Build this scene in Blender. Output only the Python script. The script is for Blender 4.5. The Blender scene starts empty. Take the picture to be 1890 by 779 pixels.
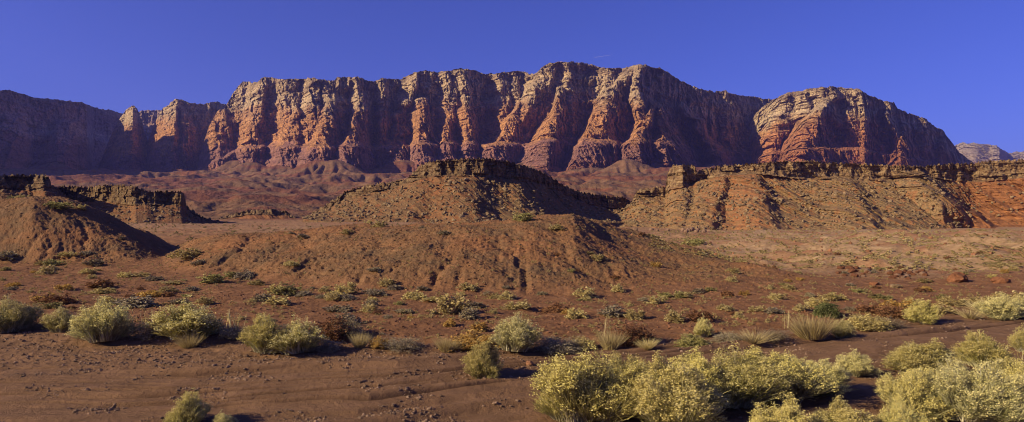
import bpy, math, random, time
import numpy as np
T0 = time.time()
rng = np.random.default_rng(7)
random.seed(7)
scene = bpy.context.scene
col = scene.collection
F = 1231.0; CX = 945.0; HY = 425.0; CH = 3.7      # focal length in photo pixels, principal column, horizon row, eye height

# ------------------------------------------------------------------ noise
def _h(ix, iy, iz, seed):
    h = (ix.astype(np.uint32) * np.uint32(374761393) + iy.astype(np.uint32) * np.uint32(668265263)
         + iz.astype(np.uint32) * np.uint32(2246822519) + np.uint32(seed * 3266489917 & 0xffffffff))
    h = (h ^ (h >> np.uint32(13))) * np.uint32(1274126177)
    h = h ^ (h >> np.uint32(16))
    return h
def _g2(h, x, y):
    a = h.astype(np.float32) * np.float32(2 * math.pi / 4294967296.0)
    return np.cos(a) * x + np.sin(a) * y
def n2(x, y, seed=0):
    x = np.asarray(x, np.float32); y = np.asarray(y, np.float32)
    xi = np.floor(x); yi = np.floor(y); xf = x - xi; yf = y - yi
    xi = xi.astype(np.int64); yi = yi.astype(np.int64); z = np.zeros_like(xi)
    u = xf * xf * xf * (xf * (xf * 6 - 15) + 10); v = yf * yf * yf * (yf * (yf * 6 - 15) + 10)
    a = _g2(_h(xi, yi, z, seed), xf, yf); b = _g2(_h(xi + 1, yi, z, seed), xf - 1, yf)
    c = _g2(_h(xi, yi + 1, z, seed), xf, yf - 1); d = _g2(_h(xi + 1, yi + 1, z, seed), xf - 1, yf - 1)
    return 1.5 * ((a + (b - a) * u) * (1 - v) + (c + (d - c) * u) * v)
def fbm(x, y, o=4, seed=0, g=0.5, ridged=False):
    s = 0; a = 1.0; f = 1.0; t = 0
    for i in range(o):
        n = n2(x * f + 17.3 * i, y * f - 9.1 * i, seed + i)
        if ridged: n = 1 - 2 * np.abs(n)
        s = s + a * n; t += a; a *= g; f *= 2.03
    return s / t
def hash1(i, seed=0):
    i = np.asarray(i).astype(np.int64); z = np.zeros_like(i)
    return _h(i, z, z, seed).astype(np.float64) / 4294967296.0
def ip(x, pts):
    p = np.array(pts, float); return np.interp(x, p[:, 0], p[:, 1])
def sst(a, b, x):
    t = np.clip((x - a) / (b - a), 0, 1); return t * t * (3 - 2 * t)
def smax(a, b, k):
    h = np.clip(0.5 + 0.5 * (a - b) / k, 0, 1); return b + (a - b) * h + k * h * (1 - h)

# ------------------------------------------------------------------ stream-power erosion
def erode(H, dx, iters, K, m=0.5, diff=0.0, seed=0):
    ny, nx = H.shape
    idx = np.arange(ny * nx).reshape(ny, nx)
    for it in range(iters):
        best = np.zeros((ny, nx)); rec = idx.copy(); dist = np.full((ny, nx), dx)
        P = np.pad(H, 1, mode='edge'); PI = np.pad(idx, 1, mode='edge')
        for dy, dxx in ((-1, 0), (1, 0), (0, -1), (0, 1), (-1, -1), (-1, 1), (1, -1), (1, 1)):
            L = dx * math.hypot(dy, dxx)
            s = (H - P[1 + dy:1 + dy + ny, 1 + dxx:1 + dxx + nx]) / L
            k = s > best
            best = np.where(k, s, best); rec = np.where(k, PI[1 + dy:1 + dy + ny, 1 + dxx:1 + dxx + nx], rec)
            dist = np.where(k, L, dist)
        order = np.argsort(H.ravel(), kind='stable'); ol = order.tolist(); rl = rec.ravel().tolist()
        A = [dx * dx] * (ny * nx)
        for i in reversed(ol):
            r = rl[i]
            if r != i: A[r] += A[i]
        f = (K * np.array(A) ** m / dist.ravel()).tolist(); h = H.ravel().tolist()
        for i in ol:
            r = rl[i]
            if r != i: h[i] = (h[i] + f[i] * h[r]) / (1 + f[i])
        H = np.array(h).reshape(ny, nx)
        if diff:
            P = np.pad(H, 1, mode='edge')
            H = H + diff * ((P[:-2, 1:-1] + P[2:, 1:-1] + P[1:-1, :-2] + P[1:-1, 2:]) / 4 - H)
    return H
class Grid:
    def __init__(s, x0, y0, dx, D): s.x0, s.y0, s.dx, s.D = x0, y0, dx, D
    def __call__(s, X, Y):
        ny, nx = s.D.shape
        u = np.clip((X - s.x0) / s.dx, 0, nx - 1.001); v = np.clip((Y - s.y0) / s.dx, 0, ny - 1.001)
        i = u.astype(int); j = v.astype(int); a = u - i; b = v - j; D = s.D
        return (D[j, i] * (1 - a) + D[j, i + 1] * a) * (1 - b) + (D[j + 1, i] * (1 - a) + D[j + 1, i + 1] * a) * b

# ------------------------------------------------------------------ ground design
DK = np.array([0, 19, 22, 30, 40, 50, 60, 70, 100, 200, 330, 600, 1000, 1600, 2200, 3000, 9000], float)
PK = np.array([-900, 0, 400, 750, 1150, 1420, 1640, 2800], float)
ZT = np.array([
 [0, 0, .15, .4, .6, .9, 1.25, 1.6, 3.0, 6.0, 8.0, 20, 50, 120, 185, 215, 240],
 [0, 0, .15, .4, .6, .9, 1.25, 1.6, 3.0, 6.0, 8.0, 20, 50, 120, 185, 215, 240],
 [0, 0, .15, .35, .6, .9, 1.2, 1.5, 3.1, 5.0, 7.0, 15, 46, 106, 180, 215, 240],
 [0, 0, .15, .3, .5, .8, 1.15, 1.5, 3.0, 5.0, 7.7, 16, 46, 108, 182, 215, 240],
 [0, 0, .12, .25, .35, .45, .6, .8, 1.5, 2.6, 3.6, 15, 48, 120, 195, 225, 240],
 [0, 0, .10, .2, .30, .42, .75, 1.4, 2.5, 3.1, 3.3, 15, 48, 120, 190, 225, 240],
 [0, 0, .10, .2, .30, .6, 1.7, 2.25, 2.7, 3.1, 3.3, 15, 48, 120, 190, 225, 240],
 [0, 0, .10, .2, .35, .8, 1.8, 2.3, 2.7, 3.1, 3.3, 15, 48, 120, 190, 225, 240]], float)
def base_z(px, D):
    l = np.sqrt(np.clip(D, 0, None)); lk = np.sqrt(DK)
    cols = np.stack([np.interp(l, lk, ZT[k]) for k in range(len(PK))])
    u = np.clip(np.interp(px, PK, np.arange(len(PK))), 0, len(PK) - 1.0001); i = u.astype(int); a = u - i
    fl = np.take_along_axis(cols.reshape(len(PK), -1), i.ravel()[None], 0)[0]
    fr = np.take_along_axis(cols.reshape(len(PK), -1), i.ravel()[None] + 1, 0)[0]
    return (fl * (1 - a.ravel()) + fr * a.ravel()).reshape(D.shape)
MID = dict(pw=[(980, 1.75), (1110, 1.05), (1300, 1.0)], crest=[(300, 470), (360, 446), (420, 434), (520, 428), (640, 421), (800, 414), (900, 406), (960, 402), (1060, 403), (1110, 411), (1160, 424), (1200, 438), (1300, 468), (1400, 497), (1500, 522), (1600, 540), (1750, 552)],
           dc=[(300, 60), (640, 55), (900, 52), (1060, 51), (1110, 56), (1160, 60), (1200, 59), (1300, 52), (1400, 44), (1500, 38), (1600, 35), (1750, 33)],
           df=[(300, 44), (420, 40), (640, 34), (1000, 33), (1300, 31), (1500, 29), (1750, 29)])
LEF = dict(crest=[(-900, 400), (-200, 382), (0, 369), (60, 366), (110, 371), (150, 379), (190, 393), (230, 410), (280, 436), (330, 462), (380, 484), (430, 500)],
           dc=[(-900, 60), (60, 58), (150, 61), (230, 65), (330, 70), (430, 73)], df=[(-900, 49), (60, 49), (250, 49), (330, 54), (430, 58)])
def hill(px, D, d, back):
    dc = ip(px, d['dc']); df = ip(px, d['df']); zc = CH + (HY - ip(px, d['crest'])) * dc / F
    zb = base_z(px, D)
    u = np.clip((D - df) / (dc - df), 0, 1)
    front = 1 - (1 - u) ** ip(px, d.get('pw', [(0, 1.75)]))
    w = np.where(D <= dc, front, 1 - sst(0, back, D - dc))
    zf = base_z(px, df)
    top = zb * (1 - w) + zc * w
    return np.where(zc > zf, np.maximum(top, zb), zb)
def wash_c(X):
    return np.interp(X, [-60, -20, -8, -3, -0.6, 7.8, 21, 60], [15.5, 14.8, 14.6, 15.4, 16.9, 21.2, 27.6, 44])
def edge_c(X):      # the far bank of the wash
    return np.interp(X, [-60, -19, -12, -7, -1, 4, 8, 14, 22, 60], [27, 24.3, 22.0, 20.4, 20.2, 20.8, 22.2, 25.5, 29.8, 48])
def design(X, Y):
    px = CX + F * X / np.maximum(Y, 1)
    z = base_z(px, Y)
    # the wash is flat up to its far bank
    e = edge_c(X) + 0.5 * n2(X / 2.2, Y / 3, 5)
    near = sst(-0.2, 1.1, Y - e)
    z = np.where(Y < 60, z * near + 0.12 * near, z + 0.12)
    hm = hill(px, Y, MID, 22.0); hl = hill(px, Y, LEF, 24.0)
    z = np.maximum(z, np.maximum(hm, hl)) * 0.5 + smax(smax(z, hm, 0.5), hl, 0.5) * 0.5
    # swales and mounds on the right-hand bench
    m = sst(1080, 1300, px) * sst(44, 70, Y) * (1 - sst(250, 330, Y))
    z = z + m * (1.25 * fbm(X / 14, Y / 26, 4, 31) + 0.45 * fbm(X / 4, Y / 9, 2, 32))
    return z
main_R = [(355, 2900), (365, 2760), (385, 2680), (420, 2640), (450, 2590), (520, 2480), (600, 2390), (640, 2410), (700, 2470), (730, 2520), (760, 2500), (860, 2500), (895, 2540), (960, 2560), (1010, 2480), (1100, 2480), (1200, 2440), (1300, 2700), (1400, 3000), (1440, 3150), (1520, 3400)]
def far_design(X, Y):
    px = CX + F * X / Y
    z = base_z(px, Y)
    m = sst(420, 700, Y) * (1 - sst(2300, 2900, Y))
    w = fbm(X / 420, Y / 420, 3, 41) * 90
    rd = fbm((X + w) / 260, (Y + w) / 330, 4, 42, 0.5, True)
    z = z + m * np.interp(Y, [500, 1000, 2000], [6, 22, 40]) * (rd - 0.15)
    ra = random.Random(3)
    ap = [(x_ + ra.uniform(-12, 12), ra.uniform(292, 315), ip(x_, main_R) - ra.uniform(270, 360), ra.uniform(.5, .68)) for x_ in range(395, 1440, 38)]
    for (qx, qy, D, sl) in tuple(ap) + ((1160, 292, 1900, .60), (1100, 318, 2000, .5), (1040, 330, 1900, .5), (430, 330, 1300, .30), (375, 344, 1050, .33), (500, 345, 1200, .33), (455, 362, 800, .30), (520, 352, 1500, .3),
                            (655, 322, 2000, .42), (470, 322, 2150, .4), (570, 330, 2000, .45), (740, 318, 2150, .5), (1230, 306, 2150, .5), (340, 362, 900, .3), (100, 300, 2400, .5), (60, 316, 2100, .45), (200, 322, 2300, .4), (600, 372, 1000, .3),(500,378,800,.25), (1120,330,1400,.3),(1180,348,1100,.3)):
        x = (qx - CX) / F * D; zz = CH + (HY - qy) * D / F
        r = np.hypot((X - x) * 0.8, Y - D)
        z = smax(z, zz - sl * (np.sqrt(r * r + 30 ** 2) - 30), 8.0)
    return z
# near eroded grid
nx0, nx1, ny0, ny1, nd = -78.0, 96.0, 27.0, 112.0, 0.32
GX, GY = np.meshgrid(np.arange(nx0, nx1, nd), np.arange(ny0, ny1, nd))
H0 = design(GX, GY)
rough = 0.75 * fbm(GX / 7 + .4 * GY / 7, GY / 8, 5, 3) + 0.10 * fbm(GX / 1.3, GY / 1.3, 3, 9)
GPX = CX + F * GX / GY
hillm = sst(0.2, .9, np.maximum(hill(GPX, GY, MID, 22.0), hill(GPX, GY, LEF, 24.0)) - base_z(GPX, GY))
bankm = sst(1280, 1420, GPX) * sst(47, 52, GY) * (1 - hillm)
HE = erode(H0 + rough * (0.2 + 0.8 * np.maximum(hillm, bankm) + .7 * bankm), nd, 9, 0.025, 0.47, 0.07)
edge = sst(0, 5, GX - nx0) * sst(0, 5, nx1 - GX) * sst(0, 5, GY - ny0) * sst(0, 14, ny1 - GY)
G1 = Grid(nx0, ny0, nd, (HE - H0) * edge)
G1h = Grid(nx0, ny0, nd, hillm)
# far eroded grid (badlands under the cliffs)
fx0, fx1, fy0, fy1, fd = -2600.0, 2000.0, 420.0, 2700.0, 9.0
FX, FY = np.meshgrid(np.arange(fx0, fx1, fd), np.arange(fy0, fy1, fd))
FH0 = far_design(FX, FY)
FHE = erode(FH0 + 7 * fbm(FX / 90, FY / 90, 4, 77), fd, 9, 0.16, 0.5, 0.04)
fedge = sst(0, 300, FX - fx0) * sst(0, 300, fx1 - FX) * sst(0, 250, FY - fy0) * sst(0, 300, fy1 - FY)
G2 = Grid(fx0, fy0, fd, (FHE - base_z(CX + F * FX / FY, FY)) * fedge)
print('erosion', round(time.time() - T0, 1))
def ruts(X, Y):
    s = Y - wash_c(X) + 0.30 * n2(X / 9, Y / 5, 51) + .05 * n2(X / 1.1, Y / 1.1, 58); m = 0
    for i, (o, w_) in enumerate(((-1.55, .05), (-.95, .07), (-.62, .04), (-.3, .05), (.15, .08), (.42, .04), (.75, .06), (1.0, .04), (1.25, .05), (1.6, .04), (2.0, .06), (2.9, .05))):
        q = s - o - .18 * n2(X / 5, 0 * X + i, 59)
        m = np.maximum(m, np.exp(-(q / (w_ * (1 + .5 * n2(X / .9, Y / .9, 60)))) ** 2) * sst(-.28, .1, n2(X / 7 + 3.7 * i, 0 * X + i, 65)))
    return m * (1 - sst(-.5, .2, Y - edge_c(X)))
def ground_z(X, Y, fine=True):
    X = np.asarray(X, float); Y = np.asarray(Y, float)
    z = design(X, Y)
    e = G1(X, Y); z = z + e
    z = z + np.where(Y > fy0, G2(X, Y), 0)
    if fine:
        e_ = edge_c(X); inw = 1 - sst(-0.3, 1.5, Y - e_)
        hm = G1h(X, Y) * (Y > ny0) * (Y < ny1)
        c1 = fbm(X / .5, Y / .5, 4, 21, .6, True)
        c2 = fbm(X / 2.4, Y / 2.4, 3, 22)
        am = sst(60, 140, Y)
        z = z + sst(430, 700, Y) * (5.0 * fbm(X / 60, Y / 75, 5, 24, .55, True))
        z = z + (1 - inw) * (0.05 + 0.09 * hm) * c1 * (1 - am) + (1 - inw) * 0.13 * c2 + am * 0.25 * c2
        # flow marks and low cut steps running along the wash
        s = Y - wash_c(X) + 0.30 * n2(X / 9, Y / 5, 51) + 0.05 * n2(X / .8, Y / .8, 52)
        brk = sst(-.25, .25, n2(X / 11, s * .8, 53))
        ph = s / 1.15; fr = ph - np.floor(ph); am_ = hash1(np.floor(ph) + 500, 3)
        step = (sst(0, .9, fr) - sst(.9, 1.0, fr)) * (0.05 + 0.12 * am_) * brk
        z = z - .09 * ruts(X, Y)
        z = z + inw * (step + 0.014 * c1 + 0.03 * n2(X / 6, s * 2.6, 54) + 0.014 * n2(X / 3, s * 9, 57) + 0.05 * n2(X / 7, s / 2, 55))
        # gravelly bar between the tracks and the bushes
        z = z + inw * sst(1.5, 3.5, s) * 0.035 * fbm(X / .28, Y / .28, 2, 56)
    return z
def place(px, D):
    X = (px - CX) / F * D
    return float(X), float(D), float(ground_z(np.array([X]), np.array([D]))[0])
DM = np.exp(np.linspace(math.log(7), math.log(420), 1600))
def hit(px, py):
    """the first point of the ground met by the ray through this point of the photograph"""
    X = (px - CX) / F * DM; z = ground_z(X, DM); zr = CH + (HY - py) * DM / F
    k = np.nonzero(z >= zr)[0]
    D = DM[k[0]] if len(k) else 60.0
    return place(px, D)

# ------------------------------------------------------------------ mesh helpers
def mesh_np(name, V, Fc, mat=None, smooth=True, parent=None, attrs=None, mats=None, midx=None):
    """V (n,3); Fc (m,3) or (m,4)"""
    me = bpy.data.meshes.new(name)
    V = np.ascontiguousarray(V, np.float32); Fc = np.ascontiguousarray(Fc, np.int32)
    k = Fc.shape[1]
    me.vertices.add(len(V)); me.vertices.foreach_set('co', V.ravel())
    me.loops.add(Fc.size); me.loops.foreach_set('vertex_index', Fc.ravel())
    me.polygons.add(len(Fc)); me.polygons.foreach_set('loop_start', np.arange(0, Fc.size, k, dtype=np.int32))
    try: me.polygons.foreach_set('loop_total', np.full(len(Fc), k, np.int32))
    except Exception: pass
    me.polygons.foreach_set('use_smooth', np.full(len(Fc), smooth))
    for m in (mats or ([mat] if mat else [])): me.materials.append(m)
    if midx is not None: me.polygons.foreach_set('material_index', np.ascontiguousarray(midx, np.int32))
    for an, av in (attrs or {}).items():
        a = me.attributes.new(an, 'FLOAT', 'POINT'); a.data.foreach_set('value', np.ascontiguousarray(av, np.float32).ravel())
    me.update(calc_edges=True)
    o = bpy.data.objects.new(name, me); col.objects.link(o)
    if parent: o.parent = parent
    return o
def grid_faces(nr, nc):
    i = np.arange(nr * nc).reshape(nr, nc)
    return np.stack([i[:-1, :-1], i[:-1, 1:], i[1:, 1:], i[1:, :-1]], -1).reshape(-1, 4)
def tag(o, label=None, cat=None, group=None, kind=None):
    if label: o['label'] = label
    if cat: o['category'] = cat
    if group: o['group'] = group
    if kind: o['kind'] = kind
    return o

# ------------------------------------------------------------------ materials
def lin(c): return tuple(((v / 255) / 12.92 if v / 255 <= .04045 else ((v / 255 + .055) / 1.055) ** 2.4) for v in c)
class N:
    def __init__(s, name):
        s.m = bpy.data.materials.new(name); s.m.use_nodes = True; s.t = s.m.node_tree
        s.b = s.t.nodes['Principled BSDF']; s.b.inputs['Roughness'].default_value = .95
        s.b.inputs['Specular IOR Level'].default_value = .12
    def n(s, ty, **kw):
        x = s.t.nodes.new(ty)
        for k, v in kw.items():
            if k in x.inputs and not hasattr(x, k): x.inputs[k].default_value = v
            else: setattr(x, k, v)
        return x
    def l(s, a, b): s.t.links.new(a, b)
    def noise(s, vec, scale, detail=6, rough=.6, dist=0):
        x = s.n('ShaderNodeTexNoise'); x.inputs['Scale'].default_value = scale; x.inputs['Detail'].default_value = detail
        x.inputs['Roughness'].default_value = rough; x.inputs['Distortion'].default_value = dist
        s.l(vec, x.inputs['Vector']); return x.outputs['Fac']
    def pos(s): return s.n('ShaderNodeNewGeometry').outputs['Position']
    def mapv(s, vec, sc):
        x = s.n('ShaderNodeMapping'); x.inputs['Scale'].default_value = sc; s.l(vec, x.inputs['Vector']); return x.outputs['Vector']
    def ramp(s, fac, stops, interp='LINEAR'):
        x = s.n('ShaderNodeValToRGB'); x.color_ramp.interpolation = interp
        e = x.color_ramp.elements
        while len(e) < len(stops): e.new(.5)
        for q, (p, c) in zip(e, stops):
            q.position = p; q.color = (*c, 1) if len(c) == 3 else c
        s.l(fac, x.inputs['Fac']); return x.outputs['Color']
    def mix(s, fac, a, b, mode='MIX'):
        x = s.n('ShaderNodeMix'); x.data_type = 'RGBA'; x.blend_type = mode
        if isinstance(fac, (int, float)): x.inputs[0].default_value = fac
        else: s.l(fac, x.inputs[0])
        for v, k in ((a, 6), (b, 7)):
            if isinstance(v, tuple): x.inputs[k].default_value = (*v, 1)
            else: s.l(v, x.inputs[k])
        return x.outputs[2]
    def attr(s, name):
        x = s.n('ShaderNodeAttribute'); x.attribute_name = name; return x.outputs['Fac']
    def math(s, op, a, b=0.0):
        x = s.n('ShaderNodeMath'); x.operation = op
        for v, k in ((a, 0), (b, 1)):
            if isinstance(v, (int, float)): x.inputs[k].default_value = v
            else: s.l(v, x.inputs[k])
        return x.outputs[0]
    def bump(s, h, dist, strength=1.0, prev=None):
        x = s.n('ShaderNodeBump'); x.inputs['Strength'].default_value = strength; x.inputs['Distance'].default_value = dist
        s.l(h, x.inputs['Height'])
        if prev is not None: s.l(prev, x.inputs['Normal'])
        return x.outputs['Normal']
    def done(s, color, normal=None):
        if isinstance(color, tuple): s.b.inputs['Base Color'].default_value = (*color, 1)
        else: s.l(color, s.b.inputs['Base Color'])
        if normal is not None: s.l(normal, s.b.inputs['Normal'])
        return s.m
def g(v): return (v, v, v)

def mat_ground():
    s = N('desert_ground'); p = s.pos()
    wash = s.attr('wash'); hillv = s.attr('hill'); far = s.attr('far'); bench = s.attr('bench')
    n_big = s.noise(p, .12, 5, .6); n_mid = s.noise(p, 1.3, 6, .65); n_f = s.noise(p, 9, 5, .7)
    n_ff = s.noise(p, 38, 3, .7)
    soil = s.ramp(n_mid, [(.3, (.165, .082, .039)), (.55, (.255, .125, .057)), (.75, (.35, .20, .10))])
    hillc = s.ramp(n_big, [(.38, (.185, .115, .055)), (.5, (.255, .135, .060)), (.62, (.32, .145, .06))])
    hillc = s.mix(.5, hillc, soil)
    hillc = s.mix(s.ramp(s.noise(p, .45, 6, .7), [(.46, g(0)), (.6, g(.65))]), hillc, (.15, .10, .055))
    gravel = s.ramp(n_f, [(.35, (.12, .075, .05)), (.6, (.25, .165, .11)), (.8, (.4, .3, .21))])
    c = s.mix(hillv, soil, hillc)
    spk = s.ramp(n_f, [(.56, g(0)), (.68, g(1))])
    c = s.mix(s.math('MULTIPLY', spk, .35), c, gravel)
    w = s.ramp(n_mid, [(.3, (.16, .090, .046)), (.6, (.235, .132, .068)), (.8, (.31, .185, .10))])
    w = s.mix(s.math('MULTIPLY', s.ramp(n_ff, [(.5, g(0)), (.7, g(1))]), .4), w, gravel)
    c = s.mix(wash, c, w)
    c = s.mix(s.math('MULTIPLY', s.attr('rut'), .8), c, (.075, .04, .024))  # shade inside the ruts painted in as a darker soil colour
    bn = s.ramp(n_mid, [(.3, (.25, .155, .083)), (.55, (.37, .24, .13)), (.75, (.46, .34, .2))])
    bn = s.mix(s.ramp(n_big, [(.48, g(0)), (.60, g(.6))]), bn, (.27, .11, .052))
    c = s.mix(bench, c, bn)
    # far badlands: bands of red and buff soil
    pm = s.mapv(p, (.004, .004, .03)); nb = s.noise(pm, 1.0, 6, .6)
    fc = s.ramp(nb, [(.36, (.20, .075, .042)), (.46, (.25, .10, .05)), (.51, (.20, .135, .07)), (.6, (.25, .17, .09)), (.68, (.24, .085, .045))])
    nfar = s.noise(p, .06, 6, .7)
    fc = s.mix(.5, fc, s.ramp(nfar, [(.36, (.08, .045, .026)), (.5, (.17, .10, .05)), (.64, (.30, .19, .10))])); fc = s.mix(1.0, fc, (.85, .74, .7), 'MULTIPLY')
    c = s.mix(far, c, fc)
    # pale salt flecks on the flats
    salt = s.ramp(s.noise(s.mapv(p, (1.6, 4.5, 1)), 1.4, 4, .8), [(.735, g(0)), (.76, g(.7))])
    c = s.mix(s.math('MULTIPLY', salt, s.math('SUBTRACT', 1.0, far)), c, (.5, .45, .43))
    sm = s.math('SUBTRACT', 1.0, s.math('MULTIPLY', wash, .4)); b = s.bump(s.math('MULTIPLY', n_mid, sm), .30, 1.0); b = s.bump(s.math('MULTIPLY', n_f, sm), .11, 1.0, b); b = s.bump(n_ff, .03, 1.0, b)
    bf = s.bump(nfar, 6.0, .8, b)
    mb = s.n('ShaderNodeMix'); mb.data_type = 'VECTOR'; s.l(far, mb.inputs[0]); s.l(b, mb.inputs[4]); s.l(bf, mb.inputs[5])
    return s.done(c, mb.outputs[1])
def mat_cliff(name, stops, sc=1.0, tint=None):
    """banded rock; the 'lev' attribute runs from the foot (0) to the rim (1)"""
    s = N(name); p = s.pos(); lev = s.attr('lev')
    nn = s.noise(p, .012 * sc, 5, .6); n1 = s.noise(s.mapv(p, (.6, .6, 1.4)), .05 * sc, 8, .75)
    l2 = s.math('ADD', lev, s.math('MULTIPLY', s.math('SUBTRACT', nn, .5), .34))
    c = s.ramp(l2, stops)
    band = s.noise(s.mapv(p, (.004 * sc, .004 * sc, .06 * sc)), 1.0, 6, .7)
    c = s.mix(.55, c, s.ramp(band, [(.36, (.52, .47, .48)), (.5, (.95, .93, .9)), (.62, (1.3, 1.27, 1.2))]), 'MULTIPLY')
    stain = s.noise(s.mapv(p, (.06 * sc, .06 * sc, .006 * sc)), 1.0, 5, .7)
    c = s.mix(s.ramp(stain, [(.5, g(0)), (.68, g(.6))]), c, (.085, .045, .04))
    blot = s.noise(p, .03 * sc, 6, .7)
    dk = s.noise(s.mapv(p, (1, 1, .6)), .11 * sc, 6, .75); c = s.mix(s.ramp(dk, [(.48, g(0)), (.58, g(.65))]), c, (.13, .07, .055))
    c = s.mix(s.ramp(blot, [(.54, g(0)), (.7, g(.45))]), c, (.42, .24, .13))
    b = s.bump(n1, 15.0 / sc, 1.0)
    nj = s.noise(s.mapv(p, (1, 1, .16)), .13 * sc, 5, .7); b = s.bump(nj, 9.0 / sc, 1.0, b)
    nf = s.noise(s.mapv(p, (1, 1, .45)), .28 * sc, 6, .75); b = s.bump(nf, 4.5 / sc, 1.0, b)
    return s.done(c, b)
def mat_mesa(name, k=1.0):
    s = N(name); p = s.pos(); cap = s.attr('cap'); bare = s.attr('bare')
    n1 = s.noise(p, .22, 7, .7); n2_ = s.noise(p, .9, 6, .75); n3 = s.noise(p, 2.6, 4, .7)
    tal = s.ramp(n2_, [(.32, (.13, .085, .042)), (.5, (.25, .168, .082)), (.66, (.34, .24, .125)), (.8, (.44, .33, .2))])
    red = s.ramp(n2_, [(.3, (.22, .095, .042)), (.6, (.35, .165, .072)), (.8, (.44, .25, .125))])
    band = s.noise(s.mapv(p, (.02, .02, .55)), 1.0, 5, .7)
    red = s.mix(.6, red, s.ramp(band, [(.38, (.5, .42, .38)), (.5, (1, .95, .9)), (.62, (1.3, 1.15, 1.0))]), 'MULTIPLY')
    c = s.mix(s.math('MINIMUM', s.math('ADD', s.math('MULTIPLY', s.ramp(n1, [(.5, g(0)), (.6, g(1))]), .75), bare), 1.0), tal, red)
    rk = s.ramp(s.noise(s.mapv(p, (1, 1, 2)), .35, 6, .7), [(.32, (.11, .062, .034)), (.48, (.24, .15, .075)), (.62, (.36, .26, .135)), (.8, (.45, .35, .21))])
    vs = s.noise(s.mapv(p, (.5, .5, .07)), 1.0, 5, .7)
    rk = s.mix(s.ramp(vs, [(.48, g(0)), (.62, g(.7))]), rk, (.06, .034, .026))
    c = s.mix(cap, c, rk); c = s.mix(1.0, c, (k, k * .98, k * .95), 'MULTIPLY')
    b = s.bump(n2_, .9, 1.0); b = s.bump(n3, .3, 1.0, b)
    return s.done(c, b)
def mat_rock(name, a, b_):
    s = N(name); p = s.pos(); n = s.noise(p, 2.6, 7, .75)
    oi = s.n('ShaderNodeNewGeometry').outputs['Random Per Island']
    c = s.ramp(n, [(.3, a), (.7, b_)])
    c = s.mix(1.0, c, s.ramp(oi, [(0, g(.6)), (.5, g(.95)), (1, g(1.3))]), 'MULTIPLY')
    return s.done(c, s.bump(s.noise(p, 5, 6, .75), .16, 1.0))
def mat_leaf(name, cols, trans=.25, rand=True):
    """foliage with the shade varied per leaf and per plant, and some light let through"""
    s = N(name)
    isl = s.n('ShaderNodeNewGeometry').outputs['Random Per Island']
    st = [(i / max(1, len(cols) - 1), c) for i, c in enumerate(cols)]
    c = s.ramp(isl, st)
    if rand:
        r = s.n('ShaderNodeObjectInfo').outputs['Random']
        c = s.mix(1.0, c, s.ramp(r, [(0, (.78, .74, .7)), (.5, (1, 1, 1)), (1, (1.18, 1.2, 1.05))]), 'MULTIPLY')
    s.done(c); s.b.inputs['Roughness'].default_value = .75
    tr = s.n('ShaderNodeBsdfTranslucent'); s.l(c, tr.inputs['Color'])
    mx = s.n('ShaderNodeMixShader'); mx.inputs[0].default_value = trans
    s.l(s.b.outputs[0], mx.inputs[1]); s.l(tr.outputs[0], mx.inputs[2])
    s.l(mx.outputs[0], s.t.nodes['Material Output'].inputs['Surface'])
    return s.m

M_ground = mat_ground()
CL = [(0, (.40, .16, .085)), (.12, (.48, .20, .11)), (.26, (.42, .22, .165)), (.36, (.50, .25, .17)), (.41, (.72, .36, .14)), (.6, (.72, .36, .14)), (.70, (.66, .38, .18)), (.78, (.74, .56, .33)), (.93, (.72, .53, .29)), (1, (.42, .31, .18))]
M_cliff = mat_cliff('cliff_rock', CL)
M_cliffr = mat_cliff('cliff_rock_right', [(0, (.46, .18, .085)), (.2, (.60, .24, .10)), (.55, (.70, .31, .12)), (.70, (.70, .40, .17)), (.78, (.80, .62, .37)), (.93, (.76, .57, .32)), (1, (.42, .31, .18))])
M_cliffl = mat_cliff('cliff_rock_left', [(0, (.46, .30, .21)), (.3, (.42, .23, .16)), (.5, (.46, .25, .17)), (.62, (.70, .52, .38)), (.85, (.52, .33, .23)), (1, (.44, .33, .23))])
M_clifff = mat_cliff('cliff_rock_far', [(0, (.46, .2, .09)), (.45, (.55, .25, .11)), (.6, (.66, .5, .32)), (1, (.62, .52, .36))], .6)
M_mesa = mat_mesa('mesa_rock'); M_mesad = mat_mesa('mesa_rock_dark', .72)

# ------------------------------------------------------------------ the ground sheet
def build_ground():
    pxs = np.concatenate([np.linspace(-2600, -80, 90)[:-1], np.linspace(-80, 1970, 1160), np.linspace(1970, 4500, 90)[1:]])
    segs = [(2.5, 11, 30), (11, 32, 430), (32, 70, 330), (70, 130, 90), (130, 440, 90), (440, 2700, 260), (2700, 30000, 25)]
    Ds = np.concatenate([np.exp(np.linspace(math.log(a), math.log(b), n, endpoint=False)) for a, b, n in segs] + [[30000.0]])
    PX, D = np.meshgrid(pxs, Ds); X = (PX - CX) / F * D
    Z = np.empty_like(X)
    for k in range(0, len(Ds), 100): Z[k:k + 100] = ground_z(X[k:k + 100], D[k:k + 100])
    V = np.stack([X, D, Z], -1).reshape(-1, 3)
    e_ = edge_c(X)
    wash = 1 - sst(-0.6, .8, D - e_ + .8 * n2(X / 1.3, D / 1.3, 61))
    hillv = G1h(X, D) * (D > ny0) * (D < ny1)
    far = sst(300, 500, D)
    bench = sst(1220, 1360, PX + 60 * n2(X / 9, D / 9, 63)) * sst(43, 52, D + 7 * fbm(X / 7, D / 7, 3, 62)) * (1 - hillv)
    bench = np.maximum(bench, .55 * sst(70, 120, D) * (1 - hillv))
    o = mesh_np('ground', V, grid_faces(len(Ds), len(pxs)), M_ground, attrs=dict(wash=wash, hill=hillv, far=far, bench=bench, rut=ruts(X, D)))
    tag(o, kind='structure'); return o
build_ground()
print('ground', round(time.time() - T0, 1))

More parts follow.
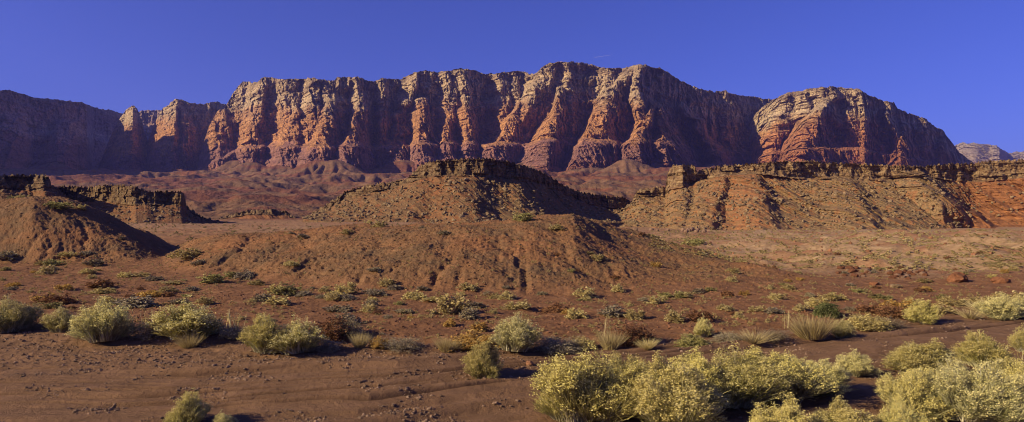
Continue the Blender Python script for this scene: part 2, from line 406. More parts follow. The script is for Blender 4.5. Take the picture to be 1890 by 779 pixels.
# ------------------------------------------------------------------ cliffs and mesas
def spurs(PX, PY, L, p=1.0, WL=1.0):
    f = np.zeros_like(PX)
    for pts in L:
        q = np.array(pts, float); ys = q[:, 0]
        cx = np.interp(PY, ys, q[:, 1]); wl = WL * np.interp(PY, ys, q[:, 2]); wr = np.interp(PY, ys, q[:, 3]); P = np.interp(PY, ys, q[:, 4])
        d = PX - cx; w = np.where(d < 0, wl, wr)
        t = np.clip(1.3 * (1 - np.abs(d) / np.maximum(w, .5)), 0, 1); t = np.where(t > .8, .8 + (t - .8) * .5, t)
        on = sst(ys[0] - 7, ys[0] + 3, PY)
        f = np.maximum(f, P * (t ** p) * on)
    return f
def massif(name, x0, x1, nxc, nv, rim, foot, Rw, setb, sp, mat, S=1.0, seed=0, fl=1.0, top=260.0, kind='structure', ref=None, alc=(), PS=1.0):
    pxs = np.linspace(x0, x1, nxc)
    j = np.interp(pxs, *np.array(rim, float).T) + 1.3 * n2(pxs / 9, 0 * pxs, seed + 90) + 1.0 * n2(pxs / 3.2, 0 * pxs + 5, seed + 91) + 2.0 * (hash1(np.floor(pxs / 5.5 + n2(pxs / 12, 0 * pxs, 5)) + 100, seed) - .5)
    jf = ip(pxs, foot); v = np.linspace(0, 1, nv)[:, None]
    PY = jf + (j - jf) * v; PX = np.repeat(pxs[None], nv, 0); lev = np.repeat(v, nxc, 1)
    r = ip(PX, Rw) + np.interp(lev, *np.array(setb, float).T)
    for ax, aw, ad in alc:
        r = r + .5 * ad * np.exp(-np.abs((PX + 9 * n2(PX / 14, PY / 20, seed + 70) - ax) / aw) ** 3) * sst(.3, .5, lev) * sst(-.35, .3, n2(PY / 26 + ax * .37, 0 * PY + ax, seed + 71) + .15)
    wob = 8 * fbm(PX / 30, PY / 26, 4, seed + 60); wy = 6 * fbm(PX / 30, PY / 30, 2, seed + 61)
    r = r - PS * spurs(PX + wob, PY + wy, sp, 1.0, 1.15)
    X = (PX - CX) / F * r; Z = CH + (HY - PY) * r / F
    U = X + .6 * r                                        # runs along the face whichever way it turns
    # buttresses, fluting and joints
    wz = 8 * S * fbm(U / (120 * S), Z / (90 * S), 3, seed + 20); wu = 8 * S * fbm(U / (60 * S), Z / (50 * S), 3, seed + 21)
    a = fbm((U + wu) / (210 * S), Z / (420 * S), 3, seed + 1, .5, True); r = r - 22 * S * fl * a * (.35 + .65 * np.clip(lev * 2.2, 0, 1))
    a = fbm((U + wu) / (85 * S), (Z + wz) / (170 * S), 3, seed + 2, .55, True); r = r - 14 * S * fl * a
    a = fbm((U + wu) / (38 * S), (Z + wz) / (75 * S), 3, seed + 22, .55, True); r = r + 9 * S * a
    low = (1 - sst(.33, .40, lev)); a = fbm(U / (15 * S), Z / (50 * S), 3, seed + 3, .6, True); r = r + (5 + 10 * low) * S * a
    # strata: ledges of uneven thickness, broken along the face
    zz = Z + 16 * S * fbm(U / (240 * S), Z / (300 * S), 3, seed + 4)
    for th, amp, sd in ((52 * S, 30 * S, 11), (17 * S, 11 * S, 12), (6 * S, 2.6 * S, 13)):
        k = zz / th; kf = np.floor(k); fr = k - kf
        h0 = hash1(kf + 4000, seed + sd); h1 = hash1(kf + 4001, seed + sd)
        mod = sst(-.5, .35, n2(U / (th * 3.2), Z / (th * 2), seed + sd + 40))
        r = r + amp * mod * ((h0 + (h1 - h0) * sst(.7, 1, fr)) - .5)
    for cw, chh, amp, sd in ((44, 95, 34, 30), (21, 48, 25, 31), (10, 22, 15, 32), (5.5, 9, 8, 33)):
        uu = (U + wu * .8) / (cw * S) + .35 * n2(U / (cw * S), Z / (chh * S), seed + sd + 5); ku = np.floor(uu)
        zq = (Z + wz * .5) / (chh * S) + hash1(ku + 7000, seed + sd) + .2 * n2(U / (cw * S), Z / (chh * S), seed + sd + 6); kz = np.floor(zq)
        r = r - amp * S * (hash1(ku * 131 + kz * 7 + 90000, seed + sd) - .5) * (.5 + .5 * fl) * sst(-.55, .2, n2(U / (cw * 6 * S), Z / (chh * 4 * S), seed + sd + 8) + .1)
    blk = fbm(U / (11 * S), Z / (9 * S), 3, seed + 5, .65); r = r + 11 * S * blk
    X = (PX - CX) / F * r; Z = CH + (HY - PY) * r / F
    # the plateau behind the rim
    nb = 14; back = np.linspace(0, 1, nb + 1)[1:, None] ** 2 * top
    rb = r[-1][None] + back; zb = Z[-1][None] - back * .03 + 3 * S * fbm(X[-1][None] / (22 * S) + 0 * back, rb / (22 * S), 3, seed + 8) * np.minimum(1, back / 20)
    xb = (pxs[None] - CX) / F * rb
    fb = r[0][None]; zf = Z[0][None] - 60 * S
    V = np.concatenate([np.stack([(pxs[None] - CX) / F * fb, fb, zf], -1), np.stack([X, r, Z], -1), np.stack([xb, rb, zb], -1)]).reshape(-1, 3)
    if ref is not None:
        lev = (jf - PY) / (jf - np.minimum(ip(PX, ref), j))
    LV = np.concatenate([lev[:1], lev, np.repeat(lev[-1:], nb, 0)])
    o = mesh_np(name, V, grid_faces(nv + nb + 1, nxc), mat, attrs=dict(lev=LV))
    tag(o, kind=kind); return o
SB = [(0, -300), (.10, -215), (.16, -190), (.17, -170), (.26, -150), (.27, -142), (.375, -134), (.41, -72), (.62, -46), (.70, -38), (.74, -22), (1, 0)]
main_rim = [(362, 320), (368, 292), (376, 262), (385, 236), (395, 215), (405, 203), (412, 203), (418, 193), (430, 172), (440, 160), (448, 151), (475, 152), (482, 145), (490, 142), (515, 145), (525, 147), (560, 145), (580, 143), (588, 147), (600, 147), (617, 149), (623, 142), (650, 143), (660, 141), (672, 147), (680, 150), (697, 148), (703, 144), (740, 146), (752, 139), (765, 134), (785, 130), (805, 133), (850, 127), (865, 128), (880, 132), (895, 137), (920, 135), (955, 131), (985, 137), (992, 132), (1000, 124), (1015, 116), (1035, 114), (1055, 114), (1085, 117), (1100, 122), (1110, 125), (1150, 126), (1162, 124), (1175, 119), (1190, 119), (1200, 123), (1218, 126), (1235, 134), (1250, 145), (1268, 155), (1290, 164), (1320, 169), (1338, 167), (1355, 174), (1380, 177), (1400, 180), (1425, 184), (1480, 186), (1520, 190)]
main_sp = [
 [(196, 412, 6, 8, 20), (225, 405, 18, 28, 80), (262, 396, 24, 44, 130), (300, 390, 30, 62, 180), (335, 386, 40, 80, 200)],
 [(140, 488, 22, 12, 35), (185, 482, 26, 14, 55), (235, 470, 24, 20, 75), (265, 465, 30, 26, 85), (300, 455, 36, 36, 110)],
 [(143, 530, 10, 14, 20), (190, 532, 16, 24, 30), (215, 540, 20, 40, 35)],
 [(142, 583, 20, 10, 40), (180, 583, 26, 12, 62), (210, 575, 30, 30, 74)],
 [(222, 545, 30, 50, 40), (262, 530, 30, 60, 90), (320, 525, 45, 70, 130)],
 [(142, 625, 6, 12, 20), (185, 628, 10, 16, 34)],
 [(140, 660, 10, 12, 34), (165, 662, 12, 14, 50), (205, 668, 18, 18, 62)],
 [(144, 704, 8, 14, 36), (166, 704, 9, 18, 42)],
 [(186, 607, 12, 34, 60), (215, 603, 14, 44, 100), (255, 590, 24, 54, 140), (285, 580, 40, 70, 165), (320, 575, 50, 80, 190)],
 [(206, 657, 3, 6, 60), (225, 655, 10, 16, 100), (255, 650, 22, 34, 140), (285, 645, 40, 50, 170), (320, 645, 55, 70, 200)],
 [(262, 725, 18, 30, 60), (290, 735, 22, 30, 105), (320, 735, 34, 40, 140)],
 [(130, 765, 18, 12, 30), (160, 762, 18, 10, 44), (185, 745, 14, 20, 60), (215, 735, 10, 24, 74)],
 [(182, 778, 14, 14, 60), (215, 780, 18, 20, 92), (250, 778, 22, 34, 115), (262, 778, 20, 44, 125), (300, 775, 20, 60, 150)],
 [(128, 822, 8, 18, 22), (165, 826, 10, 22, 30)],
 [(127, 853, 16, 12, 34), (165, 857, 10, 14, 44), (190, 858, 6, 16, 44)],
 [(198, 862, 18, 12, 60), (225, 866, 18, 16, 90), (265, 868, 18, 22, 105), (300, 868, 30, 30, 140)],
 [(221, 824, 8, 14, 60), (265, 822, 14, 24, 100), (310, 825, 40, 40, 130)],
 [(131, 920, 16, 14, 20), (165, 930, 14, 20, 30), (250, 930, 12, 20, 40)],
 [(132, 950, 6, 10, 16), (200, 955, 8, 18, 30)],
 [(118, 1012, 18, 20, 26), (150, 990, 12, 30, 60), (185, 966, 10, 44, 92), (220, 943, 12, 60, 120), (262, 922, 16, 72, 150), (268, 912, 24, 90, 180), (310, 905, 30, 100, 210)],
 [(116, 1045, 12, 14, 30), (170, 1052, 14, 16, 40)],
 [(163, 1032, 6, 14, 80), (200, 1030, 9, 24, 120), (225, 1022, 22, 32, 150), (262, 1012, 40, 40, 190), (270, 1005, 50, 44, 220), (320, 995, 66, 50, 270)],
 [(124, 1165, 12, 16, 30), (145, 1150, 8, 22, 70), (170, 1118, 10, 50, 110), (200, 1105, 9, 64, 150), (232, 1093, 12, 70, 190), (262, 1082, 16, 90, 225), (268, 1074, 20, 110, 250), (320, 1064, 34, 130, 290)],
 [(122, 1182, 12, 16, 60), (160, 1175, 18, 18, 95), (190, 1180, 22, 16, 120), (225, 1186, 16, 22, 160), (262, 1180, 18, 40, 200)],
 [(190, 1202, 8, 12, 100), (218, 1198, 10, 20, 160), (245, 1180, 16, 30, 215), (268, 1165, 22, 60, 250), (315, 1165, 30, 70, 290)],
 [(195, 1212, 6, 14, 100), (212, 1218, 14, 22, 140), (240, 1225, 24, 34, 195), (268, 1238, 44, 40, 240), (315, 1250, 60, 60, 290)],
 [(194, 1258, 5, 9, 90), (216, 1270, 10, 14, 130), (218, 1285, 14, 14, 140), (240, 1292, 14, 14, 170), (262, 1306, 10, 14, 200), (270, 1318, 20, 16, 220), (315, 1335, 28, 26, 260)],
 [(166, 1338, 10, 12, 20), (200, 1345, 14, 30, 34)],
 [(240, 1390, 10, 30, 30), (315, 1370, 30, 60, 90)],
]
massif('cliffs', 362, 1520, 1500, 300, main_rim, [(362, 348), (1520, 348)], main_R, SB, main_sp, M_cliff, 1.0, 100, 1.0, 300, ref=[(362, 150), (448, 150), (470, 200)], PS=1.12, alc=((508, 7, 45), (560, 9, 30), (634, 12, 80), (691, 8, 90), (744, 15, 110), (808, 8, 40), (900, 13, 110), (965, 8, 40), (1092, 16, 90), (1146, 12, 80), (1010, 6, 30), (1212, 7, 60), (1262, 14, 60), (1330, 16, 60), (1395, 18, 70)))
massif('cliffs', 1372, 1812, 620, 260,
    [(1372, 250), (1390, 215), (1405, 200), (1420, 187), (1432, 181), (1450, 172), (1480, 168), (1495, 163), (1530, 160), (1560, 162), (1585, 164), (1600, 174), (1630, 186), (1650, 189), (1656, 200), (1675, 208), (1690, 213), (1710, 220), (1725, 233), (1740, 240), (1750, 255), (1760, 267), (1768, 279), (1785, 291), (1812, 312)],
    [(1372, 345), (1812, 345)], [(1372, 2950), (1400, 2800), (1440, 2700), (1480, 2580), (1520, 2520), (1590, 2520), (1610, 2570), (1640, 2630), (1700, 2790), (1760, 3000), (1812, 3350)], SB,
    [[(166, 1452, 12, 14, 20), (190, 1442, 20, 24, 50), (230, 1425, 26, 34, 80), (320, 1410, 36, 40, 140)],
     [(185, 1522, 8, 12, 40), (205, 1510, 16, 24, 90), (235, 1488, 22, 44, 140), (265, 1470, 24, 66, 185), (300, 1452, 22, 100, 220), (330, 1445, 30, 120, 250)],
     [(158, 1585, 20, 16, 30), (190, 1600, 16, 12, 44), (228, 1598, 10, 14, 50)], [(160, 1538, 8, 10, 20), (200, 1540, 8, 12, 20)],
     [(185, 1642, 12, 8, 34), (215, 1640, 10, 12, 60), (250, 1655, 10, 20, 90)],
     [(228, 1672, 8, 10, 80), (255, 1668, 14, 18, 125), (268, 1666, 16, 28, 145), (320, 1668, 26, 46, 185)],
     [(222, 1705, 20, 8, 26), (240, 1712, 16, 20, 40)], [(255, 1748, 12, 10, 50), (275, 1745, 18, 16, 80), (320, 1750, 30, 40, 120)], [(285, 1738, 6, 8, 90), (320, 1738, 20, 20, 110)]],
    M_cliffr, 1.0, 200, 1.0, 300, PS=1.15, alc=((1548, 12, 90), (1500, 6, 40), (1624, 9, 80), (1690, 12, 70), (1728, 8, 60)))
massif('cliffs', -420, 345, 760, 240,
    [(-420, 60), (-150, 25), (-80, 32), (-28, 120), (0, 166), (20, 166), (30, 170), (60, 179), (90, 182), (120, 186), (150, 188), (165, 195), (185, 201), (205, 203), (222, 209), (245, 208), (262, 204), (300, 203), (345, 210)],  # rim left of the frame: unseen peak added to shade pinnacle and tower
    [(-420, 350), (345, 350)], [(-420, 1500), (-100, 2250), (0, 2550), (60, 2750), (120, 2900), (160, 3050), (172, 3500), (230, 3900), (345, 3900)], [(0, -420), (.2, -260), (.38, -170), (.42, -150), (.6, -100), (.66, -60), (.9, -20), (1, 0)],
    [[(225, 125, 25, 25, 60), (280, 110, 40, 50, 160), (345, 90, 60, 90, 300)], [(215, 20, 30, 30, 60), (300, 0, 50, 60, 200)]], M_cliffl, 1.0, 300, 1.0, 500)
massif('cliffs', 168, 322, 300, 230,
    [(168, 335), (185, 300), (196, 272), (207, 246), (220, 220), (232, 203), (240, 197), (246, 195), (253, 200), (258, 214), (268, 246), (278, 274), (292, 302), (322, 335)],
    [(168, 348), (322, 348)], [(168, 3250), (200, 3100), (245, 3000), (285, 3120), (322, 3300)], [(0, -260), (.3, -150), (.7, -50), (1, 0)],
    [[(194, 246, 4, 5, 10), (225, 242, 12, 14, 60), (290, 232, 30, 34, 140), (340, 230, 50, 50, 190)]], M_cliff, .8, 400, .7, 30, ref=[(0, 188)])
massif('cliffs', 250, 450, 340, 230,
    [(250, 320), (268, 275), (280, 242), (290, 218), (300, 200), (312, 192), (325, 182), (335, 184), (350, 190), (375, 192), (385, 189), (400, 188), (415, 192), (430, 200), (450, 204)],
    [(250, 348), (450, 348)], [(250, 3200), (290, 3000), (325, 2860), (380, 2960), (450, 3150)], [(0, -260), (.3, -150), (.7, -50), (1, 0)],
    [[(180, 326, 14, 10, 24), (215, 318, 16, 12, 60), (255, 312, 26, 20, 100), (340, 300, 50, 50, 150)], [(200, 336, 5, 14, 40), (240, 342, 8, 20, 60)], [(215, 290, 8, 12, 20), (340, 285, 20, 20, 60)]], M_cliff, .9, 500, .9, 60, ref=[(0, 172)])
massif('cliffs', 1735, 2300, 330, 90,
    [(1735, 292), (1762, 268), (1775, 264), (1812, 265), (1840, 269), (1850, 276), (1862, 283), (1872, 280), (1890, 279), (1960, 274), (2100, 280), (2300, 300)],
    [(1735, 345), (2300, 345)], [(1735, 6200), (1800, 6000), (1845, 6050), (1860, 6900), (2300, 7400)], [(0, -900), (.4, -520), (.7, -260), (1, 0)], [[(266, 1800, 20, 20, 60), (300, 1790, 50, 50, 300)], [(272, 1838, 6, 10, 60), (300, 1850, 30, 30, 300)]], M_clifff, 1.6, 600, 1.0, 800)
print('cliffs', round(time.time() - T0, 1))

MESA = {}
def mesa(key, x0, x1, nxc, rim, capb, foot, Rcap, Rfoot, sp, seed, nt=150, nc=60, S=1.0, bare=None, gul=5.0):
    pxs = np.linspace(x0, x1, nxc)
    j = ip(pxs, rim) + 1.6 * n2(pxs / 8, 0 * pxs, seed) * S + 1.2 * np.sign(n2(pxs / 5, 0 * pxs + 3, seed + 1)) * S
    c = ip(pxs, capb) + 3.0 * fbm(pxs / 14, 0 * pxs + 2, 3, seed + 2) * S; f = ip(pxs, foot)
    c = np.maximum(c, j + 1.0)
    vt = np.linspace(0, 1, nt)[:, None]; vc = np.linspace(0, 1, nc + 1)[1:, None]
    PY = np.concatenate([f + (c - f) * vt, c + (j - c) * vc]); PX = np.repeat(pxs[None], nt + nc, 0)
    tv = np.concatenate([np.repeat(vt, nxc, 1), np.ones((nc, nxc))]); cv = np.concatenate([np.zeros((nt, nxc)), np.repeat(vc, nxc, 1)])
    rc = ip(PX, Rcap); rf = ip(PX, Rfoot)
    r = rf + (rc - rf) * tv ** .85 + 2.0 * cv
    wob = 8 * fbm(PX / 30, PY / 30, 3, seed + 9)
    r = r - spurs(PX + wob, PY, sp) * (1 - cv * .5)
    X = (PX - CX) / F * r; Z = CH + (HY - PY) * r / F; U = X + .5 * r
    tal = (1 - sst(0, .15, cv)) * sst(0, .2, tv + .1)
    sh = .5 * (Z - Z[:1]) * .6
    a = fbm(U / 13 + 0.02 * Z, Z / 60, 4, seed + 3, .55, True)
    r = r - tal * gul * 1.7 * a * (.45 + .55 * tv)
    r = r + tal * (1.1 * fbm(U / 2.6, Z / 2.2, 4, seed + 4, .65)) + tal * 1.5 * fbm(U / 22, Z / 2.6, 4, seed + 14, .6) * ip(PX, bare or [(0, .3)])
    capm = sst(0, .05, cv)
    r = r - capm * 7 * fbm(U / 45, Z / 60, 2, seed + 15); a = fbm(U / 11, Z / 22, 3, seed + 5, .55, True); b = fbm(U / 3.6, Z / 5, 3, seed + 6, .6, True)
    r = r - capm * (3.2 * a - 1.0 * b)
    for cw, chh, amp, sd in ((7.5, 5.5, 3.4, 31), (3.2, 2.6, 1.7, 32)):
        uu = U / cw + .4 * n2(U / cw, Z / chh, seed + sd + 5); ku = np.floor(uu)
        zq = Z / chh + hash1(ku + 7000, seed + sd); kz = np.floor(zq)
        r = r - capm * amp * (hash1(ku * 131 + kz * 7 + 90000, seed + sd) - .5)
    zz = Z + 1.2 * n2(U / 25, 0 * Z, seed + 7)
    k = zz / 2.1; kf = np.floor(k); fr = k - kf; h0 = hash1(kf + 900, seed); h1 = hash1(kf + 901, seed)
    r = r + capm * 1.8 * (h0 + (h1 - h0) * sst(.75, 1, fr) - .5) + capm * .5 * fbm(U / 1.2, Z / .9, 2, seed + 8)
    X = (PX - CX) / F * r; Z = CH + (HY - PY) * r / F
    nb = 12; back = np.linspace(0, 1, nb + 1)[1:, None] ** 2 * 120
    rb = r[-1][None] + back; zb = Z[-1][None] - back * .02 + .6 * fbm(X[-1][None] / 4 + 0 * back, rb / 4, 3, seed + 8) * np.minimum(1, back / 3)
    V = np.concatenate([np.stack([X[0], r[0] - 4, Z[0] - 6], -1)[None], np.stack([X, r, Z], -1), np.stack([(pxs[None] - CX) / F * rb, rb, zb], -1)])
    bm = ip(PX, bare or [(0, 0)])
    A = lambda q: np.concatenate([q[:1], q, np.repeat(q[-1:], nb, 0)])
    o = mesh_np('mesa', V.reshape(-1, 3), grid_faces(nt + nc + nb + 1, nxc), M_mesa if key == 'right' else M_mesad, attrs=dict(cap=A(sst(0, .1, cv)), bare=A(bm * (1 - cv))))
    tag(o, kind='structure'); MESA[key] = (pxs, V[1:1 + nt], nt)
    return o
# the long mesa on the right
mesa('right', 1128, 2500, 1300,
    [(1128, 398), (1150, 384), (1165, 374), (1176, 350), (1200, 347), (1228, 344), (1233, 318), (1240, 306), (1262, 303), (1280, 306), (1288, 316), (1296, 312), (1320, 309), (1330, 306), (1400, 301), (1440, 298), (1500, 297), (1530, 300), (1600, 303), (1700, 307), (1740, 303), (1800, 301), (1820, 297), (1890, 294), (2100, 290), (2500, 300)],
    [(1128, 399), (1165, 376), (1180, 362), (1228, 362), (1236, 352), (1275, 344), (1290, 334), (1340, 325), (1400, 322), (1460, 330), (1520, 333), (1600, 334), (1640, 330), (1700, 324), (1760, 335), (1800, 338), (1890, 330), (2500, 335)],
    [(1128, 415), (1200, 424), (1300, 428), (1500, 430), (1700, 432), (1890, 434), (2500, 440)],
    [(1128, 420), (1180, 412), (1228, 408), (1260, 396), (1300, 396), (1400, 392), (1600, 392), (1700, 396), (1760, 400), (1800, 402), (1890, 394), (2500, 385)],
    [(1128, 372), (1250, 345), (1400, 328), (1650, 330), (1740, 345), (1790, 376), (1890, 370), (2500, 360)],
    [[(322, 1395, 60, 14, 6), (380, 1405, 70, 30, 14), (428, 1420, 60, 40, 10)], [(322, 1340, 30, 14, 6), (428, 1290, 50, 40, 12)],
     [(330, 1560, 70, 24, 6), (390, 1590, 80, 34, 14), (430, 1600, 70, 40, 8)], [(322, 1700, 60, 12, 10), (360, 1740, 70, 14, 22), (400, 1800, 80, 16, 26), (430, 1840, 90, 20, 22)],
     [(303, 1258, 22, 20, 4), (350, 1255, 26, 24, 6)]],
    700, 190, 60, 1.0, [(1128, .1), (1290, .15), (1330, .55), (1400, .5), (1450, .15), (1560, .05), (1700, .0), (1740, .1), (1775, .9), (1890, 1.0), (2500, 1.0)], 4.0)
# the rounded mesa in the middle
mesa('middle', 560, 1195, 760,
    [(560, 402), (590, 385), (610, 372), (640, 352), (680, 341), (720, 336), (750, 330), (765, 316), (775, 305), (800, 297), (835, 294), (860, 293), (900, 292), (930, 296), (965, 305), (990, 313), (1010, 322), (1040, 342), (1070, 354), (1110, 360), (1150, 364), (1195, 382)],
    [(560, 403), (590, 392), (610, 384), (640, 366), (680, 356), (720, 347), (750, 340), (765, 334), (800, 327), (850, 325), (900, 330), (960, 334), (1000, 343), (1040, 360), (1070, 372), (1110, 382), (1150, 386), (1195, 390)],
    [(560, 404), (600, 409), (700, 414), (860, 416), (1000, 412), (1100, 412), (1195, 410)],
    [(560, 372), (650, 366), (750, 350), (800, 342), (880, 340), (960, 356), (1040, 400), (1110, 440), (1195, 460)],
    [(560, 340), (700, 305), (860, 290), (960, 296), (1100, 350), (1195, 400)],
    [[(330, 850, 60, 50, 6), (370, 860, 70, 50, 12), (412, 870, 80, 60, 10)], [(330, 780, 20, 30, 3), (400, 740, 60, 60, 8)], [(340, 960, 30, 30, 3), (400, 1000, 50, 40, 8)]],
    800, 150, 54, 1.0, [(560, .2), (760, .25), (800, .5), (860, .3), (960, .15), (1195, .1)], 3.4)
# the two low mesas on the left
mesa('left', 84, 430, 460,
    [(84, 352), (100, 347), (118, 343), (160, 345), (200, 341), (250, 343), (262, 350), (280, 353), (318, 353), (338, 354), (341, 360), (344, 378), (350, 385), (370, 398), (400, 408), (430, 412)],
    [(84, 372), (200, 374), (240, 380), (300, 380), (338, 380), (346, 386), (370, 400), (430, 413)],
    [(84, 402), (250, 412), (330, 415), (400, 416), (430, 416)],
    [(84, 300), (200, 290), (238, 276), (335, 280), (345, 300), (430, 320)], [(84, 280), (250, 245), (345, 250), (430, 290)],
    [[(345, 250, 14, 40, 5), (385, 255, 16, 60, 8)], [(380, 300, 30, 30, 4), (412, 300, 40, 60, 6)]], 900, 70, 60, 1.1, [(84, .4), (430, .6)], 2.0)
mesa('left far', -420, 122, 420,
    [(-420, 330), (-50, 322), (0, 323), (40, 322), (85, 323), (93, 330), (95, 342), (104, 346), (122, 360)], [(-420, 350), (0, 352), (90, 354), (122, 362)], [(-420, 400), (0, 400), (122, 402)],
    [(-420, 250), (0, 262), (90, 268), (122, 290)], [(-420, 220), (0, 235), (122, 262)], [[(325, 90, 30, 12, 6), (380, 90, 30, 20, 8)]], 950, 60, 60, 1.1, [(-420, .5), (122, .5)], 2.0)
# a dark low outcrop in the gap
mesa('gap', 395, 560, 240,
    [(395, 408), (410, 400), (440, 392), (460, 387), (500, 386), (530, 390), (540, 398), (560, 408)], [(395, 409), (410, 404), (460, 396), (530, 398), (560, 409)], [(395, 410), (560, 413)],
    [(395, 480), (560, 480)], [(395, 450), (560, 452)], [[(386, 490, 30, 30, 6), (412, 480, 50, 50, 10)]], 970, 60, 30, .8, [(395, .8), (560, .8)], 4.0)
print('mesas', round(time.time() - T0, 1))

# ------------------------------------------------------------------ loose rock
def ico(sub=0):
    import bmesh
    bm = bmesh.new(); bmesh.ops.create_icosphere(bm, subdivisions=sub + 1, radius=1.0)
    V = np.array([v.co[:] for v in bm.verts]); Fc = np.array([[v.index for v in f.verts] for f in bm.faces]); bm.free()
    return V, Fc
ICO0 = ico(0); ICO1 = ico(1)
def rocks(name, P, R, mat, base=ICO0, flat=.65, seed=0, sink=.25):
    """many stones in one mesh; P (n,3) points on the ground, R (n,) sizes"""
    r = np.random.default_rng(seed); n = len(P); Vb, Fb = base; m = len(Vb)
    sc = np.stack([r.uniform(.7, 1.5, n), r.uniform(.6, 1.1, n), r.uniform(.45, 1.0, n) * flat / .65], -1)
    ang = r.uniform(0, 2 * math.pi, n); jit = r.uniform(.62, 1.18, (n, m, 1))
    V = Vb[None] * jit * sc[:, None] * R[:, None, None]
    c, s = np.cos(ang)[:, None], np.sin(ang)[:, None]
    x = V[..., 0] * c - V[..., 1] * s; y = V[..., 0] * s + V[..., 1] * c
    V = np.stack([x + P[:, None, 0], y + P[:, None, 1], V[..., 2] + P[:, None, 2] + (R * (.5 - sink))[:, None]], -1).reshape(-1, 3)
    Fc = (Fb[None] + (np.arange(n) * m)[:, None, None]).reshape(-1, 3)
    return mesh_np(name, V, Fc, mat, smooth=False)
M_talus = mat_rock('talus_stone', (.12, .08, .042), (.29, .205, .11))
M_red = mat_rock('red_stone', (.17, .07, .035), (.33, .17, .09))
M_clod = mat_rock('clod_earth', (.15, .075, .035), (.27, .145, .065))
M_pebble = mat_rock('pebble_stone', (.19, .115, .07), (.38, .26, .17))
def talus(key, n, smin, smax_, seed, lo=0.0, hi=1.0, xr=None):
    pxs, V, nt = MESA[key]; r = np.random.default_rng(seed)
    nc = V.shape[1]; i = (r.uniform(lo, hi, n) ** .9 * (nt - 2)).astype(int)
    a, b = (0, nc - 2) if xr is None else (np.searchsorted(pxs, xr[0]), np.searchsorted(pxs, xr[1]) - 1)
    j = r.integers(a, b, n)
    keep = n2(j / 26.0, i / 18.0, seed) + .35 * n2(j / 7.0, i / 5.0, seed + 1) > r.uniform(-.6, .35, n)
    P = V[i[keep], j[keep]]; R = smin + (smax_ - smin) * r.uniform(0, 1, len(P)) ** 7
    return P, R
for key, n, sd, xr in (('right', 15000, 1, (1135, 1790)), ('right', 900, 5, (1790, 1990)), ('middle', 10000, 2, None), ('left', 1800, 3, None), ('left far', 900, 4, (-60, 122))):
    P, R = talus(key, n, .13, 1.35 if 'left' not in key else 1.1, sd, 0, .98, xr)
    tag(rocks('talus_rubble', P, R, M_talus, seed=sd), 'loose brown rubble strewn down the slope under the mesa rim', 'rubble', kind='stuff')
def scatter(n, px0, px1, d0, d1, seed, keep=None):
    r = np.random.default_rng(seed); px = r.uniform(px0, px1, n)
    D = np.exp(r.uniform(math.log(d0), math.log(d1), n)); X = (px - CX) / F * D
    if keep is not None:
        k = keep(px, D, X, r); px, D, X = px[k], D[k], X[k]
    return np.stack([X, D, ground_z(X, D)], -1), r
P, r_ = scatter(110000, -60, 1960, 11, 31, 11, lambda px, D, X, r: (D < edge_c(X) + .4) & (sst(-.2, .5, n2(X / 1.5, D / 1.2, 8) + .5 * sst(1.5, 3, D - wash_c(X)) - .15) > r.uniform(0, 1, len(X))))
tag(rocks('gravel', P,   .008 + .040 * r_.uniform(0, 1, len(P)) ** 5, M_pebble, seed=11), 'small stones and gravel scattered over the dry wash', 'gravel', kind='stuff')
P, r_ = scatter(22000, -60, 1960, 21, 75, 12, lambda px, D, X, r: D > edge_c(X))
tag(rocks('gravel', P, .012 + .055 * r_.uniform(0, 1, len(P)) ** 4, M_red, seed=12), 'reddish stones strewn over the flats and hill slopes', 'gravel', kind='stuff')
P, r_ = scatter(26000, -60, 1500, 33, 66, 14, lambda px, D, X, r: G1h(X, D) > .3)
tag(rocks('gravel', P, .012 + .07 * r_.uniform(0, 1, len(P)) ** 5, M_clod, seed=14), 'crumbly brown clods covering the slopes of the near hills', 'gravel', kind='stuff')
P, r_ = scatter(3500, 1150, 1990, 55, 320, 13)
tag(rocks('gravel', P, .03 + .22 * r_.uniform(0, 1, len(P)) ** 4, M_red, seed=13), 'scattered stones on the pale bench below the right mesa', 'gravel', kind='stuff')

# single boulders
def boulder(px, py, w, h, label, mat, seed, group=None, sub=2):
    import bmesh
    x, y, z = hit(px, py); k = y / F
    V, Fc = ico(sub); V = V.copy()
    n = np.zeros(len(V))
    r = np.random.default_rng(seed)
    for i in range(14):                                   # cut it by random planes: angular stone
        d = r.normal(size=3); d /= np.linalg.norm(d); c = r.uniform(.62, .9)
        t = V @ d - c; V = V - np.outer(np.clip(t, 0, None) * .92, d)
    V = V * (1 + .06 * r.normal(size=(len(V), 1)))
    V = V * np.array([w * k / 1.75, w * k / 2.2, h * k / 1.5])
    V[:, 2] += h * k * .22
    o = mesh_np('boulder', V, Fc, mat, smooth=False); o.location = (x, y, z)
    tag(o, label, 'boulder', group); return o
M_orange = mat_rock('orange_boulder_stone', (.11, .045, .022), (.26, .115, .052))
M_outc = mat_rock('outcrop_stone', (.07, .03, .016), (.16, .068, .034))
M_bdark = mat_rock('dark_boulder_stone', (.10, .06, .04), (.25, .16, .1))
boulder(977, 674, 13, 10, 'round brown stone alone on the wash, right of the small yellow shrub', M_red, 1)
boulder(1768, 520, 36, 22, 'big orange boulder on the right flat, the larger of two', M_orange, 2)
boulder(1847, 522, 30, 14, 'dark orange boulder near the right edge, lower than its neighbour', M_orange, 3)
boulder(1613, 527, 18, 10, 'blocky red boulder below the rocky outcrop on the right', M_orange, 4)
boulder(1652, 531, 20, 8, 'flat pale orange slab lying right of the blocky red boulder', M_talus, 5)
rr = random.Random(5)
